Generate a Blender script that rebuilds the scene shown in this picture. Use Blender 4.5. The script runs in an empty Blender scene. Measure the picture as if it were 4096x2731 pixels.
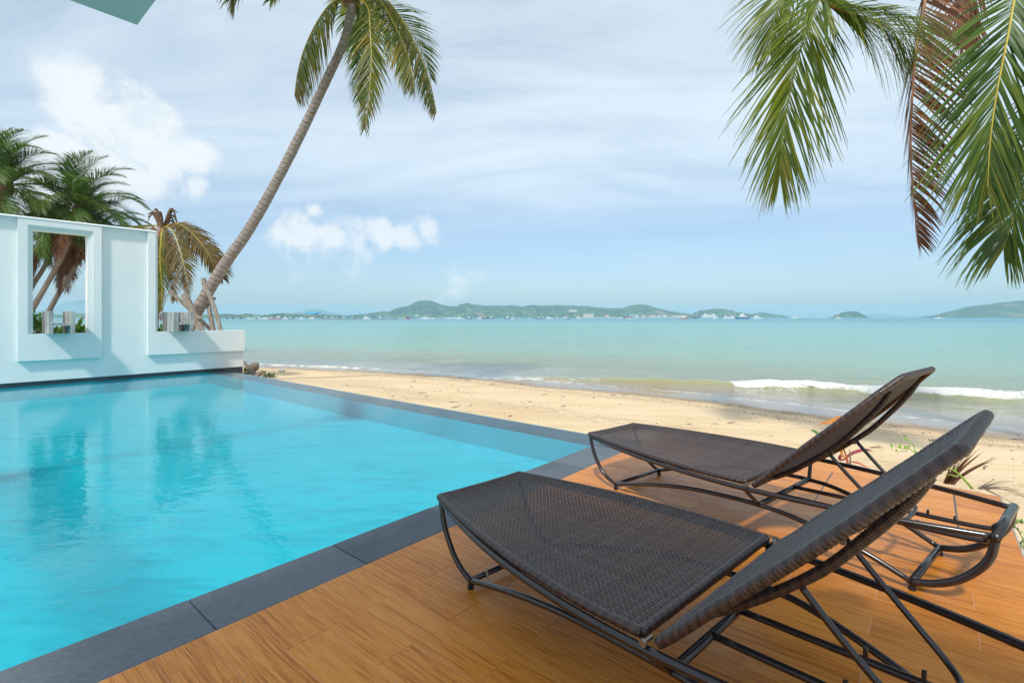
import bpy, math, random
from mathutils import Vector, Matrix, noise as mnoise

# ------------------------------------------------------------------ camera, sky, sun, exposure
scene = bpy.context.scene
COL = scene.collection
F, CX, YH, H = 1987.0, 2048.0, 1269.4, 1.2          # photograph's focal length, centre, horizon (px) and eye height
cam_d = bpy.data.cameras.new("camera"); cam = bpy.data.objects.new("camera", cam_d); COL.objects.link(cam)
cam.location = (0, 0, H); cam.rotation_euler = (math.radians(90), 0, 0)
cam_d.sensor_width = 36.0; cam_d.lens = 36.0 * F / 4096.0
cam_d.shift_y = -(1365.5 - YH) / 4096.0
cam_d.clip_start = 0.05; cam_d.clip_end = 40000
scene.camera = cam

U = Vector((0.6432, 0.7657, 0)).normalized(); V = Vector((-U.y, U.x, 0))   # house axes: along the coping / towards the garden wall
SUN = (U * 0.79 + V * 0.36 + Vector((0, 0, -1.0))).normalized()
sun_d = bpy.data.lights.new("sun", 'SUN'); sun = bpy.data.objects.new("sun", sun_d); COL.objects.link(sun)
sun_d.energy = 1.3; sun_d.angle = math.radians(4.5); sun_d.color = (1.0, 0.95, 0.86)
sun.rotation_euler = SUN.to_track_quat('-Z', 'Y').to_euler(); sun.location = (-10, -10, 30)
SUN_EL = math.asin(-SUN.z); SUN_AZ = math.atan2(-SUN.x, -SUN.y)

scene.view_settings.view_transform = 'Standard'; scene.view_settings.look = 'None'
scene.view_settings.exposure = 1.33; scene.view_settings.gamma = 1.0; scene.view_settings.use_curve_mapping = False
scene.cycles.use_denoising = True
scene.cycles.max_bounces = 10; scene.cycles.diffuse_bounces = 4; scene.cycles.glossy_bounces = 4
scene.cycles.transparent_max_bounces = 24; scene.cycles.volume_bounces = 1; scene.cycles.transmission_bounces = 4
scene.cycles.sample_clamp_indirect = 6.0; scene.cycles.caustics_reflective = False; scene.cycles.caustics_refractive = False

class NT:                                            # small helper round a node tree
    def __init__(s, tree): s.t = tree; s.n = tree.nodes; s.l = tree.links
    def new(s, typ, **kw):
        nd = s.n.new(typ)
        for k, v in kw.items():
            if k.startswith('i_'):
                nd.inputs[k[2:]].default_value = v
            else: setattr(nd, k, v)
        return nd
    def math(s, op, a, b=None, c=None, clamp=False):
        nd = s.n.new('ShaderNodeMath'); nd.operation = op; nd.use_clamp = clamp
        for i, x in enumerate((a, b, c)):
            if x is None: continue
            if hasattr(x, 'links') or hasattr(x, 'is_linked'): s.l.new(x, nd.inputs[i])
            else: nd.inputs[i].default_value = x
        return nd.outputs[0]
    def maprange(s, val, a, b, c=0.0, d=1.0, smooth=True):
        nd = s.n.new('ShaderNodeMapRange'); nd.interpolation_type = 'SMOOTHSTEP' if smooth else 'LINEAR'
        s.l.new(val, nd.inputs['Value'])
        for k, v in zip(('From Min', 'From Max', 'To Min', 'To Max'), (a, b, c, d)): nd.inputs[k].default_value = v
        return nd.outputs['Result']
    def mix(s, fac, a, b):
        nd = s.n.new('ShaderNodeMix'); nd.data_type = 'RGBA'
        for x, k in ((fac, 0), (a, 6), (b, 7)):
            if hasattr(x, 'is_linked'): s.l.new(x, nd.inputs[k])
            else: nd.inputs[k].default_value = x if k == 0 else (*x, 1.0)
        return nd.outputs[2]
    def noise(s, vec, scale, detail=4.0, rough=0.55, dist=0.0):
        nd = s.n.new('ShaderNodeTexNoise'); nd.inputs['Scale'].default_value = scale
        nd.inputs['Detail'].default_value = detail; nd.inputs['Roughness'].default_value = rough; nd.inputs['Distortion'].default_value = dist
        if vec is not None: s.l.new(vec, nd.inputs['Vector'])
        return nd.outputs['Fac']
    def vecscale(s, vec, sc, loc=(0, 0, 0), rot=(0, 0, 0)):
        nd = s.n.new('ShaderNodeMapping'); nd.inputs['Scale'].default_value = sc
        nd.inputs['Location'].default_value = loc; nd.inputs['Rotation'].default_value = rot
        s.l.new(vec, nd.inputs['Vector']); return nd.outputs[0]
    def ramp(s, fac, stops, interp='LINEAR'):
        nd = s.n.new('ShaderNodeValToRGB'); nd.color_ramp.interpolation = interp
        e = nd.color_ramp.elements
        while len(e) < len(stops): e.new(0.5)
        for el, (p, c) in zip(e, stops): el.position = p; el.color = (*c, 1.0)
        s.l.new(fac, nd.inputs[0]); return nd.outputs[0]
    def bump(s, height, strength, dist=0.01, normal=None):
        nd = s.n.new('ShaderNodeBump'); nd.inputs['Strength'].default_value = strength; nd.inputs['Distance'].default_value = dist
        s.l.new(height, nd.inputs['Height'])
        if normal is not None: s.l.new(normal, nd.inputs['Normal'])
        return nd.outputs[0]

def build_world():
    w = bpy.data.worlds.new("World"); scene.world = w; w.use_nodes = True
    T = NT(w.node_tree); T.n.clear()
    sky = T.new('ShaderNodeTexSky', sky_type='NISHITA', sun_disc=False)
    sky.sun_elevation = SUN_EL; sky.sun_rotation = SUN_AZ; sky.air_density = 1.0; sky.dust_density = 1.2; sky.ozone_density = 1.0
    co = T.new('ShaderNodeTexCoord').outputs['Generated']
    sep = T.new('ShaderNodeSeparateXYZ'); T.l.new(co, sep.inputs[0]); X, Y, Z = sep.outputs
    zc = T.math('MAXIMUM', Z, 0.0)
    # high thin veil: noise on a flat layer overhead
    den = T.math('ADD', zc, 0.16)
    cmb = T.new('ShaderNodeCombineXYZ')
    T.l.new(T.math('DIVIDE', X, den), cmb.inputs[0]); T.l.new(T.math('DIVIDE', Y, den), cmb.inputs[1])
    v1 = T.vecscale(cmb.outputs[0], (0.62, 1.55, 1), (3.1, 1.7, 0), (0, 0, 0.22))
    n1 = T.noise(v1, 1.1, 7, 0.6, 1.1)
    v2 = T.vecscale(cmb.outputs[0], (0.30, 0.5, 1), (7.3, 2.2, 0))
    n2 = T.noise(v2, 0.9, 3, 0.5, 0.2)
    veil = T.math('ADD', T.math('MULTIPLY', n1, 0.75), T.math('MULTIPLY', n2, 0.7))
    veil = T.maprange(veil, 0.46, 0.95, 0.34, 1.0)
    elev = T.math('ARCSINE', Z)
    veil = T.math('MULTIPLY', veil, T.maprange(elev, 0.02, 0.34, 0.12, 1.0))
    # cumulus heads: soft domes at their directions, broken up by noise
    az = T.math('ARCTAN2', X, Y)
    wob = T.noise(co, 10.0, 6, 0.60, 0.3); wob2 = T.noise(co, 3.6, 3, 0.5)
    def pt(px, py):
        a = (px * 1.7415 - CX) / F; b = (YH - py * 1.7415) / F
        return math.atan(a), math.atan(b / math.sqrt(1 + a * a))
    blobs = [(155, 180, 62, 1), (190, 250, 62, .8), (240, 320, 75, .9), (310, 285, 80, 1), (355, 270, 62, 1), (250, 400, 110, .9), (350, 360, 85, .8),
             (160, 390, 85, .85), (455, 365, 52, 1), (450, 430, 60, .6), (35, 345, 55, .9), (80, 375, 55, .85), (330, 440, 90, .7), (100, 460, 80, .7),
             (722, 485, 28, .9), (690, 530, 62, .9), (640, 545, 60, .75), (760, 540, 55, .7), (880, 545, 55, .8), (940, 545, 50, .95), (985, 530, 45, .95), (830, 560, 55, .5),
             (1045, 640, 38, .35), (640, 575, 50, .5)]
    tot = None
    for px, py, r, s in blobs:
        a, e = pt(px, py); ra = r * 1.7415 / F * 1.02
        da = T.math('MULTIPLY', T.math('SUBTRACT', az, a), math.cos(e)); de = T.math('SUBTRACT', elev, e)
        d2 = T.math('ADD', T.math('MULTIPLY', da, da), T.math('MULTIPLY', de, de))
        m = T.math('SUBTRACT', s, T.math('MULTIPLY', T.math('SQRT', d2), s / ra))
        tot = m if tot is None else T.math('SMOOTH_MAX', tot, m, 0.12)
    body = T.math('ADD', tot, T.math('MULTIPLY', T.math('SUBTRACT', wob, 0.5), 2.6))
    body = T.math('ADD', body, T.math('MULTIPLY', T.math('SUBTRACT', wob2, 0.5), 0.9))
    cum = T.math('MULTIPLY', T.maprange(body, 0.10, 0.70), T.maprange(wob2, 0.34, 0.58, 0.55, 1.0))
    front = T.maprange(Y, 0.0, 0.2)
    cum = T.math('MULTIPLY', cum, front)
    # elsewhere round the horizon: a scatter of the same heads
    vx = T.vecscale(co, (2.2, 2.2, 5.0)); far = T.noise(vx, 1.0, 6, 0.6, 0.2)
    band = T.math('MULTIPLY', T.maprange(elev, 0.03, 0.14), T.maprange(elev, 0.45, 0.22))
    far = T.math('MULTIPLY', T.math('MULTIPLY', T.maprange(far, 0.55, 0.70), band), T.math('SUBTRACT', 1.0, front))
    cum = T.math('MAXIMUM', cum, far)
    bgs = T.n.new('ShaderNodeMix'); bgs.data_type = 'RGBA'; bgs.blend_type = 'MULTIPLY'; bgs.inputs[0].default_value = 1.0
    T.l.new(sky.outputs[0], bgs.inputs[6]); bgs.inputs[7].default_value = (SKY_GAIN[0], SKY_GAIN[1], SKY_GAIN[2], 1)
    c1 = T.mix(T.math('MULTIPLY', veil, 0.85), bgs.outputs[2], VEIL)
    up = T.noise(T.vecscale(co, (1, 1, 1), (0.012, 0.0, -0.022)), 10.0, 6, 0.60, 0.3)      # the same billows seen a little towards the light
    lit = T.math('ADD', T.math('SUBTRACT', wob, up), T.math('MULTIPLY', T.math('SUBTRACT', wob2, 0.5), 0.35))
    shade = T.ramp(T.maprange(lit, -0.13, 0.10), [(0.0, CUM_LO), (0.75, CUM_HI)])
    c2 = T.mix(T.math('MULTIPLY', cum, 0.84), c1, shade)
    bg = T.new('ShaderNodeBackground'); T.l.new(c2, bg.inputs[0]); bg.inputs[1].default_value = SKY_STRENGTH
    out = T.new('ShaderNodeOutputWorld'); T.l.new(bg.outputs[0], out.inputs[0])
SKY_STRENGTH = 0.15
SKY_GAIN = (0.315, 0.345, 0.39)
VEIL = (2.36, 2.70, 2.90)
CUM_LO = (2.22, 2.42, 2.58); CUM_HI = (2.64, 2.69, 2.73)
build_world()

# ------------------------------------------------------------------ helpers
def W(u, v, z): return U * u + V * v + Vector((0, 0, z))
def S2W(x, y, d): return Vector(((x - CX) / F * d, d, H + (YH - y) / F * d))     # photograph pixel at a depth in metres
def P2W(x, y, d): return S2W(x * 1.7415, y * 1.7415, d)
def toUV(p): return p.x * U.x + p.y * U.y, p.x * V.x + p.y * V.y
def lerp(a, b, t): return a + (b - a) * t
def interp(t, xs, ys):
    if t <= xs[0]: return ys[0]
    for i in range(len(xs) - 1):
        if t <= xs[i + 1]: return lerp(ys[i], ys[i + 1], (t - xs[i]) / (xs[i + 1] - xs[i]))
    return ys[-1]
def sstep(a, b, x):
    t = max(0.0, min(1.0, (x - a) / (b - a))); return t * t * (3 - 2 * t)
def spline(pts, n):
    P = [Vector(p) for p in pts]; P = [P[0] * 2 - P[1]] + P + [P[-1] * 2 - P[-2]]; out = []
    m = len(P) - 3
    for i in range(n):
        f = i / (n - 1) * m; k = min(int(f), m - 1); t = f - k
        a, b, c, d = P[k:k + 4]
        out.append(0.5 * ((2 * b) + (c - a) * t + (2 * a - 5 * b + 4 * c - d) * t * t + (3 * b - a - 3 * c + d) * t ** 3))
    return out

class MB:
    def __init__(s): s.v = []; s.f = []; s.m = []; s.a = None
    def add(s, vs, fs, mi=0, at=None):
        o = len(s.v); s.v += [tuple(p) for p in vs]; s.f += [tuple(i + o for i in f) for f in fs]; s.m += [mi] * len(fs)
        if at is not None:
            if s.a is None: s.a = [(0, 0, 0)] * o
            s.a += at
        elif s.a is not None: s.a += [(0, 0, 0)] * len(vs)
    def hexa(s, c, mi=0):                             # 8 corners: bottom 4 ccw, top 4 ccw
        s.add(c, [(3, 2, 1, 0), (4, 5, 6, 7), (0, 1, 5, 4), (1, 2, 6, 5), (2, 3, 7, 6), (3, 0, 4, 7)], mi)
    def box(s, a, b, fn=None, mi=0, bev=0.0):
        (x0, y0, z0), (x1, y1, z1) = a, b
        fn = fn or (lambda x, y, z: Vector((x, y, z)))
        if bev <= 0:
            s.hexa([fn(*p) for p in ((x0, y0, z0), (x1, y0, z0), (x1, y1, z0), (x0, y1, z0), (x0, y0, z1), (x1, y0, z1), (x1, y1, z1), (x0, y1, z1))], mi)
        else:
            e = bev
            rings = [(x0, y0, x1, y1, z0), (x0, y0, x1, y1, z1 - e), (x0 + e, y0 + e, x1 - e, y1 - e, z1)]
            vs = []
            for a0, b0, a1, b1, z in rings: vs += [fn(a0, b0, z), fn(a1, b0, z), fn(a1, b1, z), fn(a0, b1, z)]
            fs = [(3, 2, 1, 0), (8, 9, 10, 11)]
            for r in (0, 4):
                for i in range(4): fs.append((r + i, r + (i + 1) % 4, r + 4 + (i + 1) % 4, r + 4 + i))
            s.add(vs, fs, mi)
    def tube(s, pts, r, n=8, cap=True, mi=0, attr=False, rfn=None, up=None):
        P = [Vector(p) for p in pts]; m = len(P); R = r if isinstance(r, (list, tuple)) else [r] * m
        vs = []; fs = []; at = []; L = 0.0
        t0 = (P[1] - P[0]).normalized()
        ref = up or (Vector((0, 0, 1)) if abs(t0.z) < 0.9 else Vector((1, 0, 0)))
        nrm = (ref - t0 * ref.dot(t0)).normalized()
        for i, p in enumerate(P):
            t = (P[min(i + 1, m - 1)] - P[max(i - 1, 0)]).normalized()
            nrm = (nrm - t * nrm.dot(t)).normalized(); b = t.cross(nrm)
            if i: L += (p - P[i - 1]).length
            for k in range(n):
                a = 2 * math.pi * k / n
                rr = R[i] * (rfn(i, k, L) if rfn else 1.0)
                vs.append(p + (nrm * math.cos(a) + b * math.sin(a)) * rr); at.append((L, k / n, i / (m - 1)))
        for i in range(m - 1):
            for k in range(n): fs.append((i * n + k, i * n + (k + 1) % n, (i + 1) * n + (k + 1) % n, (i + 1) * n + k))
        if cap: fs.append(tuple(range(n - 1, -1, -1))); fs.append(tuple((m - 1) * n + k for k in range(n)))
        s.add(vs, fs, mi, at if attr else None)
    def ball(s, c, r, nu=10, nv=7, mi=0, rnd=0.0, rot=None):
        rx, ry, rz = r if isinstance(r, (list, tuple)) else (r, r, r); vs = []; fs = []
        for j in range(nv + 1):
            th = math.pi * j / nv
            for i in range(nu):
                ph = 2 * math.pi * i / nu; d = Vector((math.sin(th) * math.cos(ph), math.sin(th) * math.sin(ph), math.cos(th)))
                k = 1 + rnd * mnoise.noise(d * 1.7 + Vector(c) * 3.1)
                q = Vector((d.x * rx, d.y * ry, d.z * rz)) * k
                if rot is not None: q = rot @ q
                vs.append(Vector(c) + q)
        for j in range(nv):
            for i in range(nu): fs.append((j * nu + i, (j + 1) * nu + i, (j + 1) * nu + (i + 1) % nu, j * nu + (i + 1) % nu))
        s.add(vs, fs, mi)
    def mesh(s, name, mats, smooth=False):
        me = bpy.data.meshes.new(name); me.from_pydata(s.v, [], s.f)
        for m in (mats if isinstance(mats, (list, tuple)) else [mats]): me.materials.append(m)
        if any(s.m): me.polygons.foreach_set('material_index', s.m)
        if smooth: me.polygons.foreach_set('use_smooth', [True] * len(s.f))
        if s.a is not None:
            at = me.attributes.new('a', 'FLOAT_VECTOR', 'POINT'); at.data.foreach_set('vector', [c for q in s.a for c in q])
        me.update(); return me
    def build(s, name, mats, parent=None, smooth=False, loc=None):
        o = bpy.data.objects.new(name, s.mesh(name, mats, smooth)); COL.objects.link(o)
        if parent is not None: o.parent = parent
        if loc is not None: o.location = loc
        return o
def obj(name, me, parent=None, loc=None, rotz=0.0):
    o = bpy.data.objects.new(name, me); COL.objects.link(o)
    if parent is not None: o.parent = parent
    if loc is not None: o.location = loc
    o.rotation_euler = (0, 0, rotz); return o
def thing(name, label, cat, loc=(0, 0, 0), rotz=0.0, group=None):
    return tag(obj(name, None, None, loc, rotz), label, cat, group)
def tag(o, label, cat=None, group=None, kind=None):
    o['label'] = label
    if cat: o['category'] = cat
    if group: o['group'] = group
    if kind: o['kind'] = kind
    return o
def struct(o, label=None, cat=None):
    o['kind'] = 'structure'
    if label: o['label'] = label
    if cat: o['category'] = cat
    return o
def copy_thing(root, loc, rotz, label, group=None):
    r = root.copy(); COL.objects.link(r); r.location = loc; r.rotation_euler = (0, 0, rotz); r['label'] = label
    if group: r['group'] = group
    for ch in list(root.children):
        c = ch.copy(); COL.objects.link(c); c.parent = r
        for g in ch.children:
            d = g.copy(); COL.objects.link(d); d.parent = c
    return r

# ------------------------------------------------------------------ materials
def material(name):
    m = bpy.data.materials.new(name); m.use_nodes = True
    T = NT(m.node_tree); T.n.clear()
    out = T.new('ShaderNodeOutputMaterial'); bs = T.new('ShaderNodeBsdfPrincipled'); T.l.new(bs.outputs[0], out.inputs[0])
    T.bs = bs; T.out = out; T.co = T.new('ShaderNodeTexCoord'); return m, T
def setc(T, col=None, rough=None, metal=None, spec=None, normal=None):
    b = T.bs.inputs
    for k, x in (('Base Color', col), ('Roughness', rough), ('Metallic', metal), ('Specular IOR Level', spec), ('Normal', normal)):
        if x is None: continue
        if hasattr(x, 'is_linked'): T.l.new(x, b[k])
        else: b[k].default_value = (*x, 1.0) if k == 'Base Color' else x
def plain(name, c, rough=0.5, var=0.12, scale=6.0, bump=0.0, metal=0.0, spec=None, obj_random=False, bscale=None, bdist=0.004):
    m, T = material(name); co = T.co.outputs['Object']
    n = T.noise(co, scale, 5, 0.6)
    if obj_random:
        r = T.new('ShaderNodeObjectInfo').outputs['Random']; n = T.math('ADD', T.math('MULTIPLY', n, 0.6), T.math('MULTIPLY', r, 0.4))
    col = T.ramp(n, [(0.3, tuple(x * (1 - var) for x in c)), (0.7, tuple(min(1, x * (1 + var)) for x in c))])
    setc(T, col, rough, metal, spec)
    if bump: setc(T, normal=T.bump(T.noise(co, bscale or scale * 8, 4, 0.6), bump, bdist))
    return m

def m_stucco():
    m, T = material('white_stucco'); co = T.co.outputs['Object']
    n = T.noise(co, 0.9, 5, 0.6); n2 = T.noise(T.vecscale(co, (1, 1, 0.25)), 2.5, 4, 0.6)
    c = T.ramp(T.math('ADD', T.math('MULTIPLY', n, 0.5), T.math('MULTIPLY', n2, 0.5)), [(0.35, (0.745, 0.785, 0.78)), (0.65, (0.82, 0.835, 0.825))])
    b = T.bump(T.noise(co, 90, 4, 0.6), 0.25, 0.003); b = T.bump(T.noise(co, 3.0, 3, 0.5), 0.25, 0.02, b)
    setc(T, c, 0.7, normal=b); return m
def m_wood_tile():
    m, T = material('wood_look_tile'); co = T.co.outputs['Object']
    rnd = T.new('ShaderNodeObjectInfo').outputs['Random']
    cmb = T.new('ShaderNodeCombineXYZ'); T.l.new(T.math('MULTIPLY', rnd, 37.0), cmb.inputs[0]); T.l.new(T.math('MULTIPLY', rnd, 91.0), cmb.inputs[1])
    add = T.new('ShaderNodeVectorMath', operation='ADD'); T.l.new(co, add.inputs[0]); T.l.new(cmb.outputs[0], add.inputs[1])
    g = T.vecscale(add.outputs[0], (58.0, 1.5, 1))
    n = T.noise(g, 1.6, 6, 0.62, 0.9)
    fine = T.noise(T.vecscale(add.outputs[0], (230, 5, 1)), 1.5, 4, 0.7, 0.4)
    big = T.noise(T.vecscale(add.outputs[0], (5, 0.8, 1)), 1.2, 2, 0.5)
    x = T.math('ADD', T.math('MULTIPLY', n, 0.48), T.math('ADD', T.math('MULTIPLY', fine, 0.42), T.math('MULTIPLY', big, 0.15)))
    x = T.math('ADD', x, T.math('MULTIPLY', T.math('SUBTRACT', rnd, 0.5), 0.05))
    c = T.ramp(x, [(0.36, (0.22, 0.062, 0.006)), (0.45, (0.45, 0.132, 0.010)), (0.53, (0.65, 0.232, 0.030)), (0.63, (0.73, 0.305, 0.060))])
    r = T.maprange(T.noise(co, 9, 4, 0.6), 0.3, 0.7, 0.28, 0.40)
    setc(T, c, r, spec=0.28, normal=T.bump(x, 0.12, 0.002)); return m
def m_slate():
    m, T = material('grey_slate'); co = T.co.outputs['Object']
    rnd = T.new('ShaderNodeObjectInfo').outputs['Random']
    n = T.noise(T.vecscale(co, (1, 3, 1)), 26, 6, 0.7); b = T.noise(co, 2.2, 4, 0.6, 0.5)
    x = T.math('ADD', T.math('MULTIPLY', n, 0.55), T.math('ADD', T.math('MULTIPLY', b, 0.4), T.math('MULTIPLY', rnd, 0.22)))
    c = T.ramp(x, [(0.36, (0.050, 0.066, 0.085)), (0.54, (0.085, 0.104, 0.126)), (0.76, (0.15, 0.172, 0.197))])
    sp = T.ramp(T.noise(co, 210, 2, 0.5), [(0.30, (0.55, 0.55, 0.55)), (0.45, (1, 1, 1))])
    mx = T.n.new('ShaderNodeMix'); mx.data_type = 'RGBA'; mx.blend_type = 'MULTIPLY'; mx.inputs[0].default_value = 0.6; T.l.new(c, mx.inputs[6]); T.l.new(sp, mx.inputs[7])
    setc(T, mx.outputs[2], 0.62, normal=T.bump(T.noise(co, 120, 4, 0.7), 0.35, 0.003)); return m
def m_pool_floor():
    m, T = material('pool_tile'); co = T.co.outputs['Object']
    n = T.noise(T.vecscale(co, (0.8, 2.6, 1), (0, 0, 0), (0, 0, 0.35)), 1.7, 7, 0.62, 1.0)
    v = T.noise(T.vecscale(co, (2.2, 6.0, 1), (3, 1, 0), (0, 0, 0.5)), 1.5, 6, 0.65, 1.6)
    c = T.ramp(n, [(0.36, (0.005, 0.50, 0.65)), (0.48, (0.006, 0.585, 0.735)), (0.70, (0.008, 0.62, 0.77))])
    vein = T.ramp(v, [(0.35, (0.70, 0.80, 0.78)), (0.44, (1, 1, 1))])
    mx = T.n.new('ShaderNodeMix'); mx.data_type = 'RGBA'; mx.blend_type = 'MULTIPLY'; mx.inputs[0].default_value = 0.5
    T.l.new(c, mx.inputs[6]); T.l.new(vein, mx.inputs[7])
    br = T.new('ShaderNodeTexBrick', offset=0.5); T.l.new(co, br.inputs['Vector']); br.inputs['Scale'].default_value = 1.0
    br.inputs['Brick Width'].default_value = 0.6; br.inputs['Row Height'].default_value = 0.3; br.inputs['Mortar Size'].default_value = 0.0025; br.inputs['Mortar Smooth'].default_value = 0.4
    c3 = T.mix(T.math('MULTIPLY', br.outputs['Fac'], 0.35), mx.outputs[2], (0.0, 0.16, 0.2))
    setc(T, c3, 0.6); return m
def m_pool_water():
    m, T = material('pool_water'); T.n.remove(T.bs)
    co = T.co.outputs['Object']
    a = T.noise(T.vecscale(co, (1.0, 1.5, 1)), 5.5, 3, 0.5, 0.6); b = T.noise(T.vecscale(co, (1.3, 1, 1), (5, 2, 0)), 17.0, 2, 0.5, 0.4)
    nrm = T.bump(T.math('ADD', a, T.math('MULTIPLY', b, 0.22)), 0.085, 0.035)
    fr = T.new('ShaderNodeFresnel'); fr.inputs[0].default_value = 1.333; T.l.new(nrm, fr.inputs['Normal'])
    tr = T.new('ShaderNodeBsdfTransparent'); tr.inputs[0].default_value = (0.72, 0.985, 0.995, 1)
    gl = T.new('ShaderNodeBsdfGlossy'); gl.inputs['Roughness'].default_value = 0.0; T.l.new(nrm, gl.inputs['Normal'])
    mx = T.new('ShaderNodeMixShader'); T.l.new(fr.outputs[0], mx.inputs[0]); T.l.new(tr.outputs[0], mx.inputs[1]); T.l.new(gl.outputs[0], mx.inputs[2])
    T.l.new(mx.outputs[0], T.out.inputs[0]); return m
def attr(T, name='a'):
    nd = T.new('ShaderNodeAttribute', attribute_name=name); s = T.new('ShaderNodeSeparateXYZ'); T.l.new(nd.outputs['Vector'], s.inputs[0]); return s.outputs
def m_sand():
    m, T = material('beach_sand'); co = T.co.outputs['Object']; A = attr(T)      # A.x = height over the sea (m)
    n = T.noise(co, 0.55, 6, 0.6, 0.3); f = T.noise(co, 38, 5, 0.7); sp = T.noise(co, 170, 2, 0.5); st = T.noise(T.vecscale(co, (0.35, 1.6, 1), (0, 0, 0), (0, 0, 0.28)), 1.1, 6, 0.65, 0.6)
    x = T.math('ADD', T.math('MULTIPLY', n, 0.30), T.math('ADD', T.math('MULTIPLY', f, 0.30), T.math('MULTIPLY', st, 0.40)))
    dry = T.ramp(x, [(0.33, (0.57, 0.385, 0.195)), (0.50, (0.77, 0.575, 0.345)), (0.68, (0.82, 0.68, 0.47))])
    dry = T.mix(T.maprange(sp, 0.63, 0.70, 0, 0.35), dry, (0.80, 0.74, 0.63))
    dry = T.mix(T.maprange(T.noise(co, 95, 3, 0.6), 0.66, 0.72, 0, 0.55), dry, (0.30, 0.19, 0.10))
    wet = T.ramp(x, [(0.35, (0.30, 0.20, 0.115)), (0.65, (0.44, 0.32, 0.20))])
    wl = T.math('ADD', A[0], T.math('MULTIPLY', T.math('SUBTRACT', T.noise(co, 0.8, 4, 0.6), 0.5), 0.05))
    wet_f = T.maprange(wl, 0.075, 0.030)
    tide = T.math('MULTIPLY', T.maprange(wl, 0.06, 0.10), T.maprange(wl, 0.19, 0.12))
    tide2 = T.math('MULTIPLY', T.maprange(wl, 0.26, 0.29), T.maprange(wl, 0.36, 0.30)); tide = T.math('ADD', tide, T.math('MULTIPLY', tide2, 0.7))
    grit = T.math('MULTIPLY', tide, T.maprange(T.noise(T.vecscale(co, (0.6, 1.4, 1), (0, 0, 0), (0, 0, .3)), 9, 7, 0.8), 0.44, 0.60))
    dry = T.mix(T.math('MULTIPLY', grit, 0.75), dry, (0.36, 0.235, 0.125))
    c = T.mix(wet_f, dry, wet)
    r = T.maprange(T.maprange(wl, 0.045, 0.012), 0, 1, 0.9, 0.12, smooth=False)
    b = T.bump(f, 0.45, 0.012); b = T.bump(T.noise(co, 5.5, 4, 0.6, 0.4), 0.6, 0.05, b)
    nm = T.n.new('ShaderNodeMix'); nm.data_type = 'VECTOR'; T.l.new(wet_f, nm.inputs[0]); T.l.new(b, nm.inputs[4])
    T.l.new(T.bump(T.noise(co, 2.5, 2, 0.5), 0.05, 0.02), nm.inputs[5])
    setc(T, c, r, normal=nm.outputs[1]); return m
def m_sea():
    m, T = material('sea_water'); co = T.co.outputs['Object']; A = attr(T)       # A.x = water depth, A.y = metres from shore/1000, A.z = wave crest
    sh = T.ramp(T.maprange(A[0], 0.0, 1.6, 0, 1, smooth=False), [(0.0, (0.30, 0.225, 0.14)), (0.05, (0.32, 0.27, 0.175)), (0.17, (0.275, 0.305, 0.185)), (0.5, (0.255, 0.385, 0.265)), (1.0, (0.235, 0.405, 0.30))])
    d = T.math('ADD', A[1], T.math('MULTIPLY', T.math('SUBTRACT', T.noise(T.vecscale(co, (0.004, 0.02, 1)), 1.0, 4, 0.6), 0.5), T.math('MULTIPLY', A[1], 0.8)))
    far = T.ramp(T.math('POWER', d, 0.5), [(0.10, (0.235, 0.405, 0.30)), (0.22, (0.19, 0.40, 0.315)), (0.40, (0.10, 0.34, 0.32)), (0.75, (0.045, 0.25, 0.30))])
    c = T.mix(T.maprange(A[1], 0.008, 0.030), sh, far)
    c = T.mix(T.math('MULTIPLY', A[2], 0.55), c, (0.33, 0.38, 0.14))
    # lace of foam in the wash
    lace = T.math('ABSOLUTE', T.math('SUBTRACT', T.noise(T.vecscale(co, (1, 1, 1)), 2.3, 5, 0.6, 1.2), 0.5))
    thin = T.maprange(lace, 0.022, 0.004)
    patch = T.maprange(T.noise(co, 0.5, 3, 0.5), 0.48, 0.66)
    fo = T.math('MULTIPLY', T.math('MULTIPLY', thin, patch), T.maprange(A[0], 0.42, 0.10))
    edge = T.math('MULTIPLY', T.maprange(A[0], 0.016, 0.004), T.maprange(T.noise(co, 3.0, 4, 0.6), 0.42, 0.60))
    fo = T.math('MAXIMUM', fo, T.math('MULTIPLY', edge, 0.8))
    c = T.mix(T.math('MULTIPLY', fo, 0.75), c, (0.78, 0.78, 0.74))
    n1 = T.noise(T.vecscale(co, (0.55, 1.5, 1), (0, 0, 0), (0, 0, 0.30)), 1.4, 5, 0.62, 0.5); n2 = T.noise(T.vecscale(co, (1, 2.0, 1), (0, 0, 0), (0, 0, 0.3)), 5.0, 3, 0.6)
    nbig = T.noise(T.vecscale(co, (0.03, 0.12, 1), (0, 0, 0), (0, 0, 0.1)), 1.0, 5, 0.65, 0.4)
    calm = T.maprange(A[0], 0.02, 0.35, 0.12, 1.0)
    hgt = T.math('ADD', T.math('MULTIPLY', n1, 1.0), T.math('ADD', T.math('MULTIPLY', n2, 0.28), T.math('MULTIPLY', nbig, 2.5)))
    b = T.bump(T.math('MULTIPLY', hgt, calm), 0.85, 0.16)
    setc(T, c, T.maprange(A[1], 0.0, 0.4, 0.10, 0.28), spec=0.5, normal=b); T.bs.inputs['IOR'].default_value = 1.33
    return m
def m_foam():
    m, T = material('sea_foam'); co = T.co.outputs['Object']
    c = T.ramp(T.noise(co, 9, 6, 0.7), [(0.34, (0.60, 0.61, 0.52)), (0.50, (0.82, 0.82, 0.79)), (0.7, (0.9, 0.9, 0.89))])
    setc(T, c, 0.85, normal=T.bump(T.noise(co, 24, 6, 0.7), 0.9, 0.05)); return m
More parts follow.
